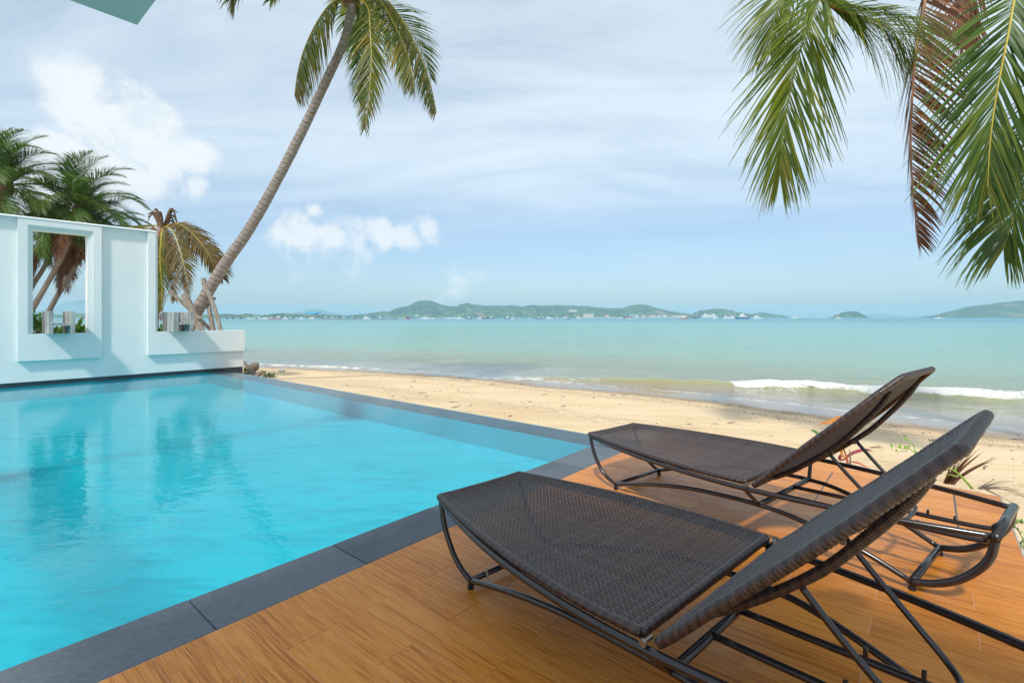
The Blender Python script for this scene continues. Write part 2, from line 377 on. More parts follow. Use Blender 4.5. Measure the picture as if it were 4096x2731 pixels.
def m_trunk():
    m, T = material('palm_bark'); co = T.co.outputs['Object']; A = attr(T)
    w = T.math('FRACT', T.math('ADD', T.math('MULTIPLY', A[0], 7.5), T.math('MULTIPLY', T.noise(co, 4.0, 3, 0.6), 0.9)))
    ring = T.maprange(w, 0.0, 0.22); n = T.noise(T.vecscale(co, (3, 3, 14)), 3.0, 5, 0.7)
    c = T.ramp(n, [(0.32, (0.15, 0.12, 0.10)), (0.5, (0.30, 0.26, 0.235)), (0.7, (0.44, 0.41, 0.385))])
    c = T.mix(T.math('MULTIPLY', T.math('SUBTRACT', 1.0, ring), 0.55), c, (0.07, 0.05, 0.04))
    c = T.mix(T.maprange(T.noise(co, 1.3, 4, 0.6), 0.60, 0.72, 0, 0.5), c, (0.10, 0.075, 0.06))
    setc(T, c, 0.85, normal=T.bump(T.math('ADD', ring, T.math('MULTIPLY', n, 0.7)), 0.6, 0.02)); return m
def m_leaf(name, stops, dry=(0.20, 0.10, 0.025), dry_amt=0.5, rough=0.42, transl=0.35):
    m, T = material(name); A = attr(T); co = T.co.outputs['Object']              # A.x random per leaflet, A.y along leaflet, A.z along rachis
    x = T.math('ADD', T.math('MULTIPLY', A[0], 0.75), T.math('MULTIPLY', T.noise(co, 6, 3, 0.5), 0.25))
    c = T.ramp(x, stops)
    d = T.math('MULTIPLY', T.maprange(A[1], 0.72, 1.0), T.maprange(A[0], 0.35, 0.9))
    d = T.math('MAXIMUM', d, T.math('MULTIPLY', T.maprange(A[2], 0.65, 1.0), T.maprange(A[0], 0.45, 0.85)))
    c = T.mix(T.math('MULTIPLY', d, dry_amt), c, dry)
    setc(T, c, rough, spec=0.4)
    tl = T.new('ShaderNodeBsdfTranslucent'); T.l.new(c, tl.inputs[0])
    mx = T.new('ShaderNodeMixShader'); mx.inputs[0].default_value = transl
    T.l.new(T.bs.outputs[0], mx.inputs[1]); T.l.new(tl.outputs[0], mx.inputs[2]); T.l.new(mx.outputs[0], T.out.inputs[0]); return m
def m_rattan():
    m, T = material('brown_rattan'); A = attr(T); co = T.co.outputs['Object']
    c = T.ramp(A[0], [(0.0, (0.016, 0.009, 0.008)), (0.5, (0.042, 0.025, 0.022)), (1.0, (0.082, 0.052, 0.046))])
    setc(T, c, 0.32, spec=0.55, normal=T.bump(T.noise(co, 260, 3, 0.6), 0.15, 0.002)); return m
def m_hill():
    m, T = material('forested_hill'); co = T.co.outputs['Object']
    n = T.noise(co, 0.030, 6, 0.68); f = T.noise(co, 0.010, 4, 0.6)
    x = T.math('ADD', T.math('MULTIPLY', n, 0.65), T.math('MULTIPLY', f, 0.35))
    c = T.ramp(x, [(0.40, (0.012, 0.040, 0.020)), (0.5, (0.048, 0.110, 0.040)), (0.58, (0.10, 0.18, 0.058)), (0.70, (0.17, 0.21, 0.085))])
    c = T.mix(T.maprange(T.noise(co, 0.0062, 3, 0.5), 0.655, 0.70, 0, 0.7), c, (0.30, 0.22, 0.145))
    setc(T, c, 0.9, spec=0.1); return m
def m_concrete():
    m, T = material('raw_concrete'); co = T.co.outputs['Object']
    n = T.noise(T.vecscale(co, (3, 3, 0.7)), 3.5, 6, 0.68, 0.4)
    c = T.ramp(n, [(0.34, (0.20, 0.215, 0.21)), (0.5, (0.36, 0.375, 0.365)), (0.68, (0.52, 0.53, 0.51))])
    setc(T, c, 0.85, normal=T.bump(T.noise(co, 60, 5, 0.7), 0.5, 0.006)); return m
def m_wood_old():
    m, T = material('weathered_timber'); co = T.co.outputs['Object']; A = attr(T)
    n = T.noise(T.vecscale(A_vec(T), (2.5, 9, 1)), 4, 5, 0.7, 0.6)
    c = T.ramp(n, [(0.3, (0.12, 0.10, 0.085)), (0.5, (0.26, 0.23, 0.195)), (0.72, (0.48, 0.45, 0.41))])
    setc(T, c, 0.9, normal=T.bump(n, 0.5, 0.01)); return m
def A_vec(T):
    nd = T.new('ShaderNodeAttribute', attribute_name='a'); return nd.outputs['Vector']

M = {}
M['stucco'] = m_stucco(); M['tile'] = m_wood_tile(); M['slate'] = m_slate(); M['pool'] = m_pool_floor(); M['water'] = m_pool_water()
M['sand'] = m_sand(); M['sea'] = m_sea(); M['foam'] = m_foam(); M['bark'] = m_trunk(); M['rattan'] = m_rattan(); M['hill'] = m_hill()
M['concrete'] = m_concrete(); M['timber'] = m_wood_old()
M['pool_wall'] = plain('pool_wall_shade_tile', (0.012, 0.41, 0.52), .6, .10, 1.2)  # darker than the floor tile: the wall's shade is put into the colour
M['grout'] = plain('tile_grout', (0.68, 0.42, 0.27), 0.85, 0.15, 30)
M['dark_stone'] = plain('dark_waterline_stone', (0.035, 0.05, 0.058), 0.35, 0.35, 7, 0.3)
M['frame'] = plain('dark_bronze_paint', (0.022, 0.016, 0.017), 0.22, 0.15, 20, 0.0, 0.0, 0.7)
M['steel'] = plain('zinc_bolt', (0.30, 0.28, 0.25), 0.4, 0.15, 30, 0, 0.9)
M['rubber'] = plain('black_rubber', (0.015, 0.014, 0.014), 0.6)
M['leaf'] = m_leaf('palm_leaf_green', [(0.0, (0.050, 0.105, 0.014)), (0.40, (0.125, 0.20, 0.022)), (0.75, (0.24, 0.30, 0.034)), (1.0, (0.44, 0.38, 0.045))], transl=.55)
M['leaf_y'] = m_leaf('palm_leaf_yellowing', [(0.0, (0.050, 0.095, 0.018)), (0.4, (0.115, 0.165, 0.024)), (0.7, (0.24, 0.235, 0.03)), (1.0, (0.42, 0.27, 0.035))], (0.24, 0.12, 0.04), 0.8)
M['leaf_b'] = m_leaf('palm_leaf_dead', [(0.0, (0.085, 0.036, 0.022)), (0.5, (0.19, 0.080, 0.040)), (1.0, (0.38, 0.165, 0.068))], (0.09, 0.055, 0.04), 0.5, 0.6, 0.2)
M['leaf_d'] = m_leaf('palm_leaf_dark', [(0.0, (0.035, 0.088, 0.020)), (0.5, (0.085, 0.17, 0.030)), (0.8, (0.16, 0.245, 0.036)), (1.0, (0.32, 0.32, 0.045))], dry_amt=0.3, transl=.55)
M['leaf_g'] = m_leaf('palm_leaf_fresh', [(0.0, (0.040, 0.105, 0.022)), (0.5, (0.085, 0.185, 0.030)), (0.8, (0.15, 0.255, 0.038)), (1.0, (0.28, 0.30, 0.045))], dry_amt=0.3, transl=.5)
M['leaf_o'] = m_leaf('palm_leaf_olive_brown', [(0.0, (0.07, 0.06, 0.02)), (0.4, (0.15, 0.13, 0.03)), (0.7, (0.24, 0.15, 0.05)), (1.0, (0.32, 0.17, 0.07))], (0.20, 0.10, 0.05), 0.9)
M['rachis_y'] = plain('rachis_yellow', (0.46, 0.37, 0.05), 0.45, 0.2, 5)
M['rachis_g'] = plain('rachis_green', (0.17, 0.21, 0.05), 0.45, 0.25, 5)
M['rachis_b'] = plain('rachis_brown', (0.30, 0.125, 0.05), 0.6, 0.3, 5)
M['fibre'] = plain('palm_fibre', (0.16, 0.10, 0.06), 0.95, 0.5, 12, 0.6)
M['coconut'] = plain('coconut_husk', (0.25, 0.24, 0.04), 0.45, 0.35, 7)
M['white'] = plain('boat_white', (0.80, 0.80, 0.79), 0.35, 0.04, 0.5)
M['roof_u'] = plain('painted_soffit', (0.40, 0.49, 0.48), 0.7, 0.04, 1.5, 0.1)

# ------------------------------------------------------------------ ground, sea, pool and deck
SHORE = ([-40, -12, -1.43, 1.87, 3.93, 6.7, 12.7, 18, 23.8, 32, 45, 70], [12.0, 13.4, 14.0, 13.97, 14.3, 14.3, 13.9, 12.6, 10.1, 5.0, -6.0, -34])
def shore_u(v): return interp(v, *SHORE)
def beach_z(x, y):
    u = x * U.x + y * U.y; v = x * V.x + y * V.y
    us = shore_u(v) + 0.35 * mnoise.noise(Vector((v * 0.16, 3.3, 0))) + 0.16 * mnoise.noise(Vector((v * 0.5, 9.1, 0)))
    d = us - u
    if d > 0:
        t = d / max(us - 4.3, 6.0); z = -1.0 + (0.60 * (1 - (1 - min(t, 1)) ** 1.6) if t < 1 else 0.60) * (0.55 + 0.45 * min(t, 1))
        z = -1.0 + d * 0.020 + max(0, d - 1.2) * 0.036 if d < 9 else -1.0 + 9 * .020 + 7.8 * .036 + (1 - math.exp(-(d - 9) * .06)) * .12
        amp = sstep(0.8, 4.0, d)
        z += amp * (0.020 * mnoise.noise(Vector((u * 0.9, v * 0.5, 0))) + 0.010 * mnoise.noise(Vector((x * 2.6, y * 2.6, 4))))
        z += 0.03 * math.exp(-((d - 3.1) / 0.5) ** 2)
        return min(z, -0.36)
    return max(-1.0 + d * 0.055 + 0.006 * mnoise.noise(Vector((x * .6, y * .6, 0))), -6.0)
def build_beach():
    mb = MB()
    xs = [-60 + i * 1.5 for i in range(24)] + [-24 + i * 0.22 for i in range(212)] + [22.7 + i * 1.2 for i in range(20)]
    ys = [-14 + i * 1.4 for i in range(10)] + [0.1 + i * 0.17 for i in range(170)] + [29.1 + i * 1.2 for i in range(34)]
    vs = []; at = []
    for y in ys:
        for x in xs:
            z = beach_z(x, y); vs.append((x, y, z)); at.append((z + 1.0, 0, 0))
    n = len(xs); fs = []
    for j in range(len(ys) - 1):
        for i in range(n - 1): fs.append((j * n + i, j * n + i + 1, (j + 1) * n + i + 1, (j + 1) * n + i))
    mb.add(vs, fs, 0, at)
    return struct(mb.build('beach', M['sand'], smooth=True), 'pale golden sand beach sloping to the water', 'beach')
build_beach()

WAVE = [P2W(x, y, 2.2 * 1141 / (y - 729)) for x, y in ((700, 852.5), (900, 859), (1130, 868.5), (1400, 878), (1630, 886), (1850, 896), (2100, 906), (2352, 917), (2750, 938), (3300, 970))]
WAVE = [Vector((p.x, p.y, 0)) for p in WAVE]
WX = [p.x for p in WAVE]; WY = [p.y for p in WAVE]
def wave_amp(x): return 0.22 * sstep(-3.0, 6.5, x) * (1 + 0.12 * math.sin(x * 1.7) + 0.08 * math.sin(x * 4.1 + 1))
def sea_z(x, y):
    r = math.hypot(x, y)
    z = -1.0
    dep = -1.0 - beach_z(x, y) if r < 90 else 6.0
    calm = sstep(0.03, 0.5, dep)
    if r < 250:
        z += calm * 0.030 * mnoise.noise(Vector((x * .35 + y * .1, y * 1.0, 0))) * min(1, 120 / (r + 1))
        z += calm * 0.016 * mnoise.noise(Vector((x * 1.1, y * 2.6, 7))) * (1 if r < 60 else 0)
    cr = 0.0
    if -8 < x < 45 and r < 60:
        wy = interp(x, WX, WY) + 0.18 * math.sin(x * .9) + 0.1 * math.sin(x * 2.3); s = y - wy
        k = math.exp(-(s / (0.42 if s < 0 else 0.95)) ** 2)
        z += wave_amp(x) * k; cr = k * sstep(-4, 3, x)
        k2 = math.exp(-((s - 4.2) / 1.1) ** 2); z += 0.06 * k2
    return z, dep, cr
def build_sea():
    mb = MB(); rings = []; r = 6.5
    while r < 11500:
        rings.append(r); r += max(0.10, r * (0.0085 if r < 40 else 0.022 if r < 200 else 0.07))
    rings.append(11500.0)
    angs = [math.radians(a) for a in [-78 + i * 0.36 for i in range(434)]]
    vs = []; at = []
    for r in rings:
        for a in angs:
            x = r * math.sin(a); y = r * math.cos(a); z, dep, cr = sea_z(x, y)
            u, v = x * U.x + y * U.y, x * V.x + y * V.y
            vs.append((x, y, z)); at.append((dep, min(max(0, u - shore_u(v)), 4000) / 1000 if r < 90 else r / 1000, cr))
    n = len(angs); fs = []
    for j in range(len(rings) - 1):
        for i in range(n - 1):
            k = (j * n + i, j * n + i + 1, (j + 1) * n + i + 1, (j + 1) * n + i)
            if all(at[q][0] < -0.25 for q in k): continue
            fs.append(k[::-1])
    mb.add(vs, fs, 0, at)
    return struct(mb.build('sea', M['sea'], smooth=True), 'calm green bay water turning blue towards the horizon', 'sea')
build_sea()

def foam_strip(name, x0, x1, hgt, dep, off, label, seed, fn=None, dense=0.05):
    rng = random.Random(seed); mb = MB(); nx = int((x1 - x0) / dense); na = 13; vs = []
    for i in range(nx + 1):
        x = lerp(x0, x1, i / nx); y0 = (fn(x) if fn else interp(x, WX, WY) + 0.18 * math.sin(x * .9) + 0.1 * math.sin(x * 2.3)) + off
        fade = min(1, (x - x0) / 1.6, (x1 - x) / 1.6); big = 0.62 + 0.55 * mnoise.noise(Vector((x * .55, seed, 0))) + .25 * mnoise.noise(Vector((x * 1.6, seed + 4, 0)))
        for k in range(na):
            t = k / (na - 1); ang = math.pi * t
            q = Vector((x, y0 - dep * math.cos(ang) * (0.75 + .5 * mnoise.noise(Vector((x * 1.3, t, seed)))), 0))
            base = sea_z(q.x, q.y)[0]
            hh = hgt * fade * max(0.12, big) * abs(math.sin(ang)) ** 0.8 * (1.25 - .7 * t)
            nz = mnoise.fractal(Vector((x * 3.2, t * 4.5, seed)), 0.8, 2.1, 4)
            z = base + 0.004 + hh * (1 + 0.55 * nz) + (0.035 * abs(mnoise.noise(Vector((x * 11, t * 9, 2)))) * fade * min(1, hh / .04))
            if k in (0, na - 1): z = base - 0.03
            vs.append((q.x + 0.03 * nz, q.y + 0.05 * nz, z))
    fs = [(i * na + k, (i + 1) * na + k, (i + 1) * na + k + 1, i * na + k + 1) for i in range(nx) for k in range(na - 1) if hgt > .05 or mnoise.noise(Vector((lerp(x0, x1, i / nx) * 1.1, seed, 3))) + .5 * mnoise.noise(Vector((lerp(x0, x1, i / nx) * 4, k * .5, 3))) > 0.05]
    mb.add(vs, fs); 
    for i in range(int((x1 - x0) * 7)):                # spray drops and clots
        x = rng.uniform(x0 + 1, x1 - .5); y = interp(x, WX, WY) + off + rng.gauss(0, .25) if not fn else fn(x) + rng.gauss(0, .15)
        r = rng.uniform(.006, .02); mb.ball((x, y, sea_z(x, y)[0] + abs(rng.gauss(0, hgt * .5)) + r), r, 5, 3)
    o = mb.build(name, M['foam'], smooth=True); tag(o, label, 'foam', kind='stuff'); return o
foam_strip('breaking_foam', 6.9, 24, 0.105, 0.27, -0.22, 'white tumbling foam of the wave breaking off the right beach', 11)
def small_line(x): return interp(x, [P2W(a, b, 2.2 * 1141 / (b - 729)).x for a, b in ((560, 836), (700, 842.5), (820, 847), (1000, 857))], [2.2 * 1141 / (b - 729) for b in (836, 842.5, 847, 857)]) + .06 * math.sin(x * 3)
foam_strip('shore_foam', -12.0, -5.6, 0.052, 0.13, 0.25, 'thin white ripple of foam on the distant left shoreline', 23, small_line)

# pool basin
POOL_U0, POOL_V0, POOL_V1, LIP_I, LIP_O = -4.0, 2.41, 12.30, 4.113, 4.495
mb = MB(); FZ = -0.27
mb.box((POOL_U0, POOL_V0 - .02, FZ - .06), (LIP_I, POOL_V1, FZ), W)
mb.box((POOL_U0, POOL_V0 - .05, FZ), (LIP_I, POOL_V0 - .002, -.035), W)
mb.box((POOL_U0, 12.285, FZ), (LIP_I, 12.33, -.03), W)
mb.box((POOL_U0 - .05, POOL_V0, FZ), (POOL_U0, POOL_V1, -.03), W)
pool = mb.build('swimming_pool', M['pool']); struct(pool, 'turquoise tiled infinity pool basin', 'pool')
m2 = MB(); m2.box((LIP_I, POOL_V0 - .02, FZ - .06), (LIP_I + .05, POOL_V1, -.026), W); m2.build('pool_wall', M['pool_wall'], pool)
# wet dark stones of the infinity edge, children of the pool
lip = MB(); L = 0.60; k = 0
v = POOL_V0 - 0.006
while v < 12.27:
    m2 = MB(); m2.box((LIP_I + .0505 - .05, v, -.08), (LIP_O, min(v + L - .003, 12.27), -.022), W); o = m2.build('edge_stone', M['slate'], pool); v += L
m2 = MB(); m2.box((LIP_I + .051, 2.12, -1.0), (LIP_O - .004, 12.46, -.081), W); m2.build('overflow_wall', M['dark_stone'], pool)
# water: one sheet reaching over the lip
wb = MB(); wb.add([W(POOL_U0, POOL_V0 - .002, -.014), W(LIP_O - .004, POOL_V0 - .002, -.014), W(LIP_O - .004, 12.285, -.014), W(POOL_U0, 12.285, -.014)], [(0, 1, 2, 3)])
water = wb.build('pool_water', M['water']); struct(water, 'clear rippling turquoise water of the pool', 'water')

# coping stones
mb = MB(); mb.box((-4.05, 2.10, -.5), (LIP_O - .006, 2.405, -.042), W); cop = mb.build('pool_coping', M['dark_stone']); struct(cop, 'dark grey stone coping along the pool', 'coping')
u0 = 0.733 - 0.668 * 7
while u0 < LIP_O - .01:
    u1 = min(u0 + 0.668, LIP_O); rr = random.Random(int(u0 * 100)); dz = rr.uniform(-.0012, .0012)
    m2 = MB(); m2.box((u0 + .0018, 2.0995, -.0405), (u1 - .0018, 2.4165, dz), W, 0, .003); m2.build('coping_stone', M['slate'], cop); u0 = u1

# deck of wood-look tiles
def deck_end(v): return 4.73 + 0.197 * (v - 0.024)
mb = MB(); DV0 = -0.362
pts = [(-4.0, DV0 + .006), (deck_end(DV0) - .006, DV0 + .006), (deck_end(2.09) - .006, 2.0985), (-4.0, 2.0985)]
mb.hexa([W(a, b, -.42) for a, b in pts] + [W(a, b, -.0016) for a, b in pts])
deck = mb.build('terrace', M['grout']); struct(deck, 'raised terrace of wood-look tiles beside the pool', 'terrace')
TW, TL, G = 0.1615, 0.6405, 0.0010
tile_me = {}
rng = random.Random(5)
k0 = round((-1.3 - 0.849) / TW); 
R_UV = math.atan2(U.y, U.x)
for k in range(k0, 28):
    ua = 0.849 + k * TW; ub = ua + TW
    cuts = [2.0965]; v = 1.777 if k % 2 == 0 else 1.4565
    hatch = 18 <= k <= 22
    while v > DV0 + .02:
        if not (hatch and min(abs(v - .575), abs(v + .127)) < .15): cuts.append(v)
        v -= TL
    if hatch: cuts += [.575, -.127]
    cuts = sorted(cuts, reverse=True) + [DV0]
    for vb, va in zip(cuts[:-1], cuts[1:]):
        e0, e1 = deck_end(va), deck_end(vb)
        if ua >= min(e0, e1) - 0.02: continue
        gu0, gu1, gv0, gv1 = ua + G, ub - G, va + G, vb - G
        if hatch:                                     # loose service hatch: wider dark gaps round it
            if va in (.575, -.127): gv0 += .0035
            if vb in (.575, -.127): gv1 -= .0035
            if k == 22 and -.13 <= va and vb <= .58: gu1 -= .005
        L_ = gv1 - gv0
        trimmed = gu1 > min(e0, e1)
        key = (round(L_, 3), round(gu1 - gu0, 3)) if not trimmed else None
        c = W((gu0 + gu1) / 2, (gv0 + gv1) / 2, rng.uniform(-.0006, .0006))
        if key is None or key not in tile_me:
            m2 = MB(); hw, hl = (gu1 - gu0) / 2, L_ / 2
            if trimmed:
                ra, rb = min(hw, e0 - (gu0 + hw)), min(hw, e1 - (gu0 + hw))
                m2.hexa([Vector(p) for p in ((-hw, -hl, -.009), (ra, -hl, -.009), (rb, hl, -.009), (-hw, hl, -.009), (-hw, -hl, 0), (ra, -hl, 0), (rb, hl, 0), (-hw, hl, 0))])
            else: m2.box((-hw, -hl, -.009), (hw, hl, 0), None, 0, .0009)
            me = m2.mesh('plank', M['tile'])
            if key: tile_me[key] = me
        else: me = tile_me[key]
        obj('plank', me, deck, c, R_UV)
mb = MB()
for a, b, c, d in ((3.756, -.134, 4.56, -.120), (3.756, .568, 4.56, .582), (4.553, -.119, 4.563, .567)): mb.box((a, b, -.006), (c, d, -.0010), W)
mb.build('hatch_gap_shade', M['dark_stone'], deck)  # dark strips laid in the gaps, standing for the shade down them
mb = MB(); mb.box((-4.0, DV0 - .008, -.5), (deck_end(DV0) - .004, DV0 - .0005, -.004), W); mb.build('terrace_edging', M['concrete'], deck)

# house roof: unseen slab sized to shade the terrace, seen corner, beam and columns
RU, RV, RZ = 1.24, 5.40, 3.80
house = thing('house', 'pale flat roof corner of the house jutting in above the pool, its unseen rest shaped for shade', 'house', W(-3.8, 0, 0))
hl = W(-3.8, 0, 0)
def hp(name, mb, mat): o = mb.build(name, mat, house); o.location = -hl; return o
mb = MB(); mb.box((-2.75, -1.8, RZ), (-0.55, 1.04, RZ + .22), W); hp('roof', mb, M['roof_u'])  # unseen slab, edges set so its shadow covers terrace and coping only
mb = MB(); mb.box((0.72, RV - .57, RZ), (RU, RV, RZ + .05), W); hp('canopy', mb, M['roof_u'])  # only the roof corner in view, cut small to keep the pool sunlit
mb = MB(); mb.box((-2.75, RV - .33, RZ + .051), (RU - .1, RV - .27, RZ + .13), W); mb.box((-2.70, 1.04, RZ + .05), (-2.60, RV - .35, RZ + .15), W); hp('unseen_roof_beam', mb, M['roof_u'])  # unseen support, kept thin so it hardly shades the pool
for cu, cv in ((-2.6, -1.65), (-2.65, 5.1)):
    mb = MB(); mb.box((cu - .12, cv - .12, -.02 if cv < 2 else -.3), (cu + .12, cv + .12, RZ - .002), W); hp('column', mb, M['stucco'])

# ------------------------------------------------------------------ garden wall with its framed openings
wall = thing('garden_wall', 'long white rendered garden wall with a framed opening, closing the far side of the pool', 'wall', W(0, 12.38, 0))
wl = W(0, 12.38, 0)
def wp(name, boxes, mat, bev=0.0, parent=None):
    mb = MB()
    for a, b in boxes: mb.box(a, b, W, 0, bev)
    o = mb.build(name, mat, parent or wall); 
    if parent is None: o.location = -wl
    return o
VF, VB, TOP, SILL, LINT, O0, O1 = 12.28, 12.48, 2.958, 0.906, 2.765, 1.292, 2.045
wp('wall_face', [((-4.0, VF, .055), (O0, VB, TOP)), ((O1, VF, .055), (3.13, VB, TOP)), ((O0, VF, .055), (O1, VB, SILL)), ((O0, VF, LINT), (O1, VB, TOP))], M['stucco'])
wp('wall_end', [((3.13, VF + .02, SILL - .004), (3.172, VB - .02, 2.905))], M['stucco'])
wp('low_wall', [((3.13, VF, .055), (4.85, VB, SILL))], M['stucco'])
wp('plinth', [((-4.0, VF + .02, -.9), (4.846, VB - .02, .055))], M['dark_stone'])
PT = 0.075
wp('window_surround', [((1.09, VF - PT, .43), (1.219, VF - .001, TOP - .002)), ((2.118, VF - PT, .43), (2.243, VF - .001, TOP - .002)), ((1.219, VF - PT, .43), (2.118, VF - .001, SILL - .001)), ((1.219, VF - PT, LINT + .075), (2.118, VF - .001, TOP - .002))], M['stucco'])
s1 = wp('window_moulding', [((1.219, VF - .045, SILL - .001), (1.255, VF - .001, LINT + .075)), ((2.082, VF - .045, SILL - .001), (2.118, VF - .001, LINT + .075)), ((1.255, VF - .045, LINT + .038), (2.082, VF - .001, LINT + .075))], M['stucco'])
s2 = wp('window_moulding', [((1.255, VF - .018, SILL - .001), (1.289, VF - .001, LINT + .037)), ((2.048, VF - .018, SILL - .001), (2.081, VF - .001, LINT + .037)), ((1.289, VF - .018, LINT + .003), (2.048, VF - .001, LINT + .037))], M['stucco'])
wp('corner_surround', [((2.986, VF - PT, SILL), (3.113, VF - .001, TOP - .002)), ((2.986, VF - PT, .43), (4.856, VF - .001, SILL - .0005))], M['stucco'])
mb = MB(); vs = []
for u_ in (-4.0, 3.128):
    vs += [W(u_, VF - PT - .012, TOP - .001), W(u_, VB + .02, TOP - .001), W(u_, VB + .02, TOP + .028), W(u_, VF - PT + .02, TOP + .028), W(u_, VF - PT - .012, TOP + .004)]
mb.add(vs, [(0, 1, 2, 3, 4), (9, 8, 7, 6, 5)] + [(i, i + 5, (i + 1) % 5 + 5, (i + 1) % 5) for i in range(5)])
o = mb.build('wall_cap', M['stucco'], wall); o.location = -wl

def h_block(ua, ub, z0, label):
    c = W((ua + ub) / 2, 12.25, z0); t = thing('concrete_ornament', label, 'ornament', c, 0, 'concrete ornaments on the garden wall')
    for u_ in (ua, ub):
        mb = MB(); mb.box((u_ - .03, 11.85, z0 + .0005), (u_ + .03, 12.63, z0 + .406), W, 0, .004); o = mb.build('upright', M['concrete'], t); o.location = -c
    mb = MB(); mb.box((ua + .031, 11.86, z0 + .145), (ub - .031, 12.60, z0 + .19), W); o = mb.build('shelf', M['concrete'], t); o.location = -c
h_block(1.48, 1.772, SILL, 'grey concrete H-shaped ornament standing in the framed wall opening')
h_block(3.374, 3.664, SILL, 'grey concrete H-shaped ornament on the low wall near the leaning palm')

# ------------------------------------------------------------------ palms
def frond(name, pts, parent, leaf, rach, N0, n=60, ll=0.9, lw=0.034, ang=(62, 24), droop=0.45, t0=0.14, sides=(1, -1), seed=1, K=4, rr=0.022, missing=0.0, flat=0.35, off=Vector((0, 0, 0)), lift=0.15, asym=(1.0, 1.0)):
    rng = random.Random(seed); mb = MB(); M_ = 36
    C = spline(pts, M_); N0 = Vector(N0).normalized()
    mb.a = []
    mb.tube(C, [rr * (1 - 0.85 * (i / (M_ - 1))) for i in range(M_)], 5, True, 0, True)
    G_ = Vector((0, 0, -1))
    for side in sides:
        for i in range(n):
            if rng.random() < missing: continue
            t = t0 + (1 - t0) * (i + rng.uniform(-.3, .3)) / n; t = min(max(t, 0), .999)
            f = t * (M_ - 1); k = int(f); p = C[k].lerp(C[min(k + 1, M_ - 1)], f - k)
            Tn = (C[min(k + 1, M_ - 1)] - C[max(k - 1, 0)]).normalized()
            S = Tn.cross(N0); S = S.normalized() if S.length > 1e-4 else Vector((1, 0, 0)); N = S.cross(Tn)
            prof = min(1, .35 + (t - t0) * 3.2) * (1 - max(0, (t - .45) / .55) ** 1.6 * .72)
            l = ll * prof * rng.uniform(.82, 1.1); a = math.radians(lerp(ang[0], ang[1], t) + rng.uniform(-7, 7)) * asym[0 if side > 0 else 1]
            d = Tn * math.cos(a) + S * side * math.sin(a) + N * (lift + rng.uniform(-.10, .10)); d.normalize()
            wv = (Tn - d * Tn.dot(d)); wv = (wv.normalized() * (1 - flat) + N * flat * rng.uniform(.3, 1) * side).normalized()
            rv = rng.random(); vs = []; at = []; q = p.copy(); wd = lw * rng.uniform(.75, 1.1) * (.55 + .45 * prof)
            prof_w = (.45, .95, 1.0, .72, .42, .12) if K == 5 else (.45, 1.0, .85, .45, .08)
            dr = droop * rng.uniform(.6, 1.4)
            for j in range(K + 1):
                hw = wd * prof_w[j] * .5; w2 = (wv - d * wv.dot(d)).normalized()
                vs += [q - w2 * hw, q + w2 * hw]; at += [(rv, j / K, t)] * 2
                q = q + d * (l / K); d = (d + G_ * dr * (j + 1) / K * .55).normalized()
            mb.add(vs, [(2 * j, 2 * j + 1, 2 * j + 3, 2 * j + 2) for j in range(K)], 1, at)
    if off.length: mb.v = [tuple(Vector(q) - off) for q in mb.v]
    return mb.build(name, [rach, leaf], parent)
def trunk(name, pts, r0, r1, parent, off, n=90, ring=0.11, sides=14, flare=1.35):
    C = spline(pts, n); mb = MB(); mb.a = []
    R = [lerp(r0, r1, (i / (n - 1)) ** .8) * (1 + (flare - 1) * math.exp(-i / (n * .05))) for i in range(n)]
    mb.tube([c - off for c in C], R, sides, True, 0, True, lambda i, k, L: 1 + .045 * (((L + .03 * math.sin(k * 2.1 + L) + .05 * mnoise.noise(Vector((L * 2.3, 0, 3)))) / ring) % 1.0) + .05 * mnoise.noise(Vector((k * .9, L * 3, 1))) + .05 * mnoise.noise(Vector((0, L * .9, 5))))
    return mb.build(name, M['bark'], parent, True)
def arch(c, az, el, length, bend, wind=Vector((0, 0, 0)), n=7):
    p = Vector(c); d = Vector((math.cos(el) * math.sin(az), math.cos(el) * math.cos(az), math.sin(el))); out = [p.copy()]
    for i in range(n):
        p = p + d * (length / n); out.append(p.copy())
        d = (d + Vector((0, 0, -1)) * bend / n * (1 + i * .35) + wind / n).normalized()
    return out
UP = Vector((0, 0, 1))

# leaning coconut palm over the garden wall
D0 = 13.2
base = P2W(415, 790, D0); lp = thing('coconut_palm', 'tall coconut palm leaning right over the end of the white wall', 'palm tree', base)
crown = P2W(806, -12, 12.6)
trunk('trunk', [base, P2W(452, 715, D0), P2W(513, 612, 13.2), P2W(570, 530, 13.1), P2W(628, 430, 13.0), P2W(690, 310, 12.9), P2W(745, 195, 12.8), P2W(790, 95, 12.7), P2W(806, 20, 12.6), crown], .160, .086, lp, base, 150, .115, 16, 1.2)
mb = MB(); mb.ball(crown - base + Vector((0, 0, .12)), (.24, .24, .42), 12, 8, 0, .3); mb.build('crown_shaft', M['fibre'], lp, True)
rng = random.Random(3)
for i in range(11):
    a = rng.uniform(0, 6.28); mb = MB(); c = crown - base + Vector((math.cos(a) * .34, math.sin(a) * .34, rng.uniform(-.22, .06)))
    mb.ball(c, (.115, .115, .15), 10, 7, 0, .1); mb.build('coconut', M['coconut'], lp, True)
def lpf(pts, depths, N0, **kw):
    P = [crown] + [P2W(x, y, d) for (x, y), d in zip(pts, depths)]
    return frond('frond', P, lp, kw.pop('leaf', M['leaf_y']), kw.pop('rach', M['rachis_y']), N0, off=base, **kw)
lpf([(765, 5), (732, 45), (702, 105), (684, 165), (676, 222)], (12.3, 12.0, 11.8, 11.7, 11.7), (-.85, -.2, .5), lift=-.55, n=93, ll=1.14, lw=.042, droop=.9, seed=11, ang=(58, 25))
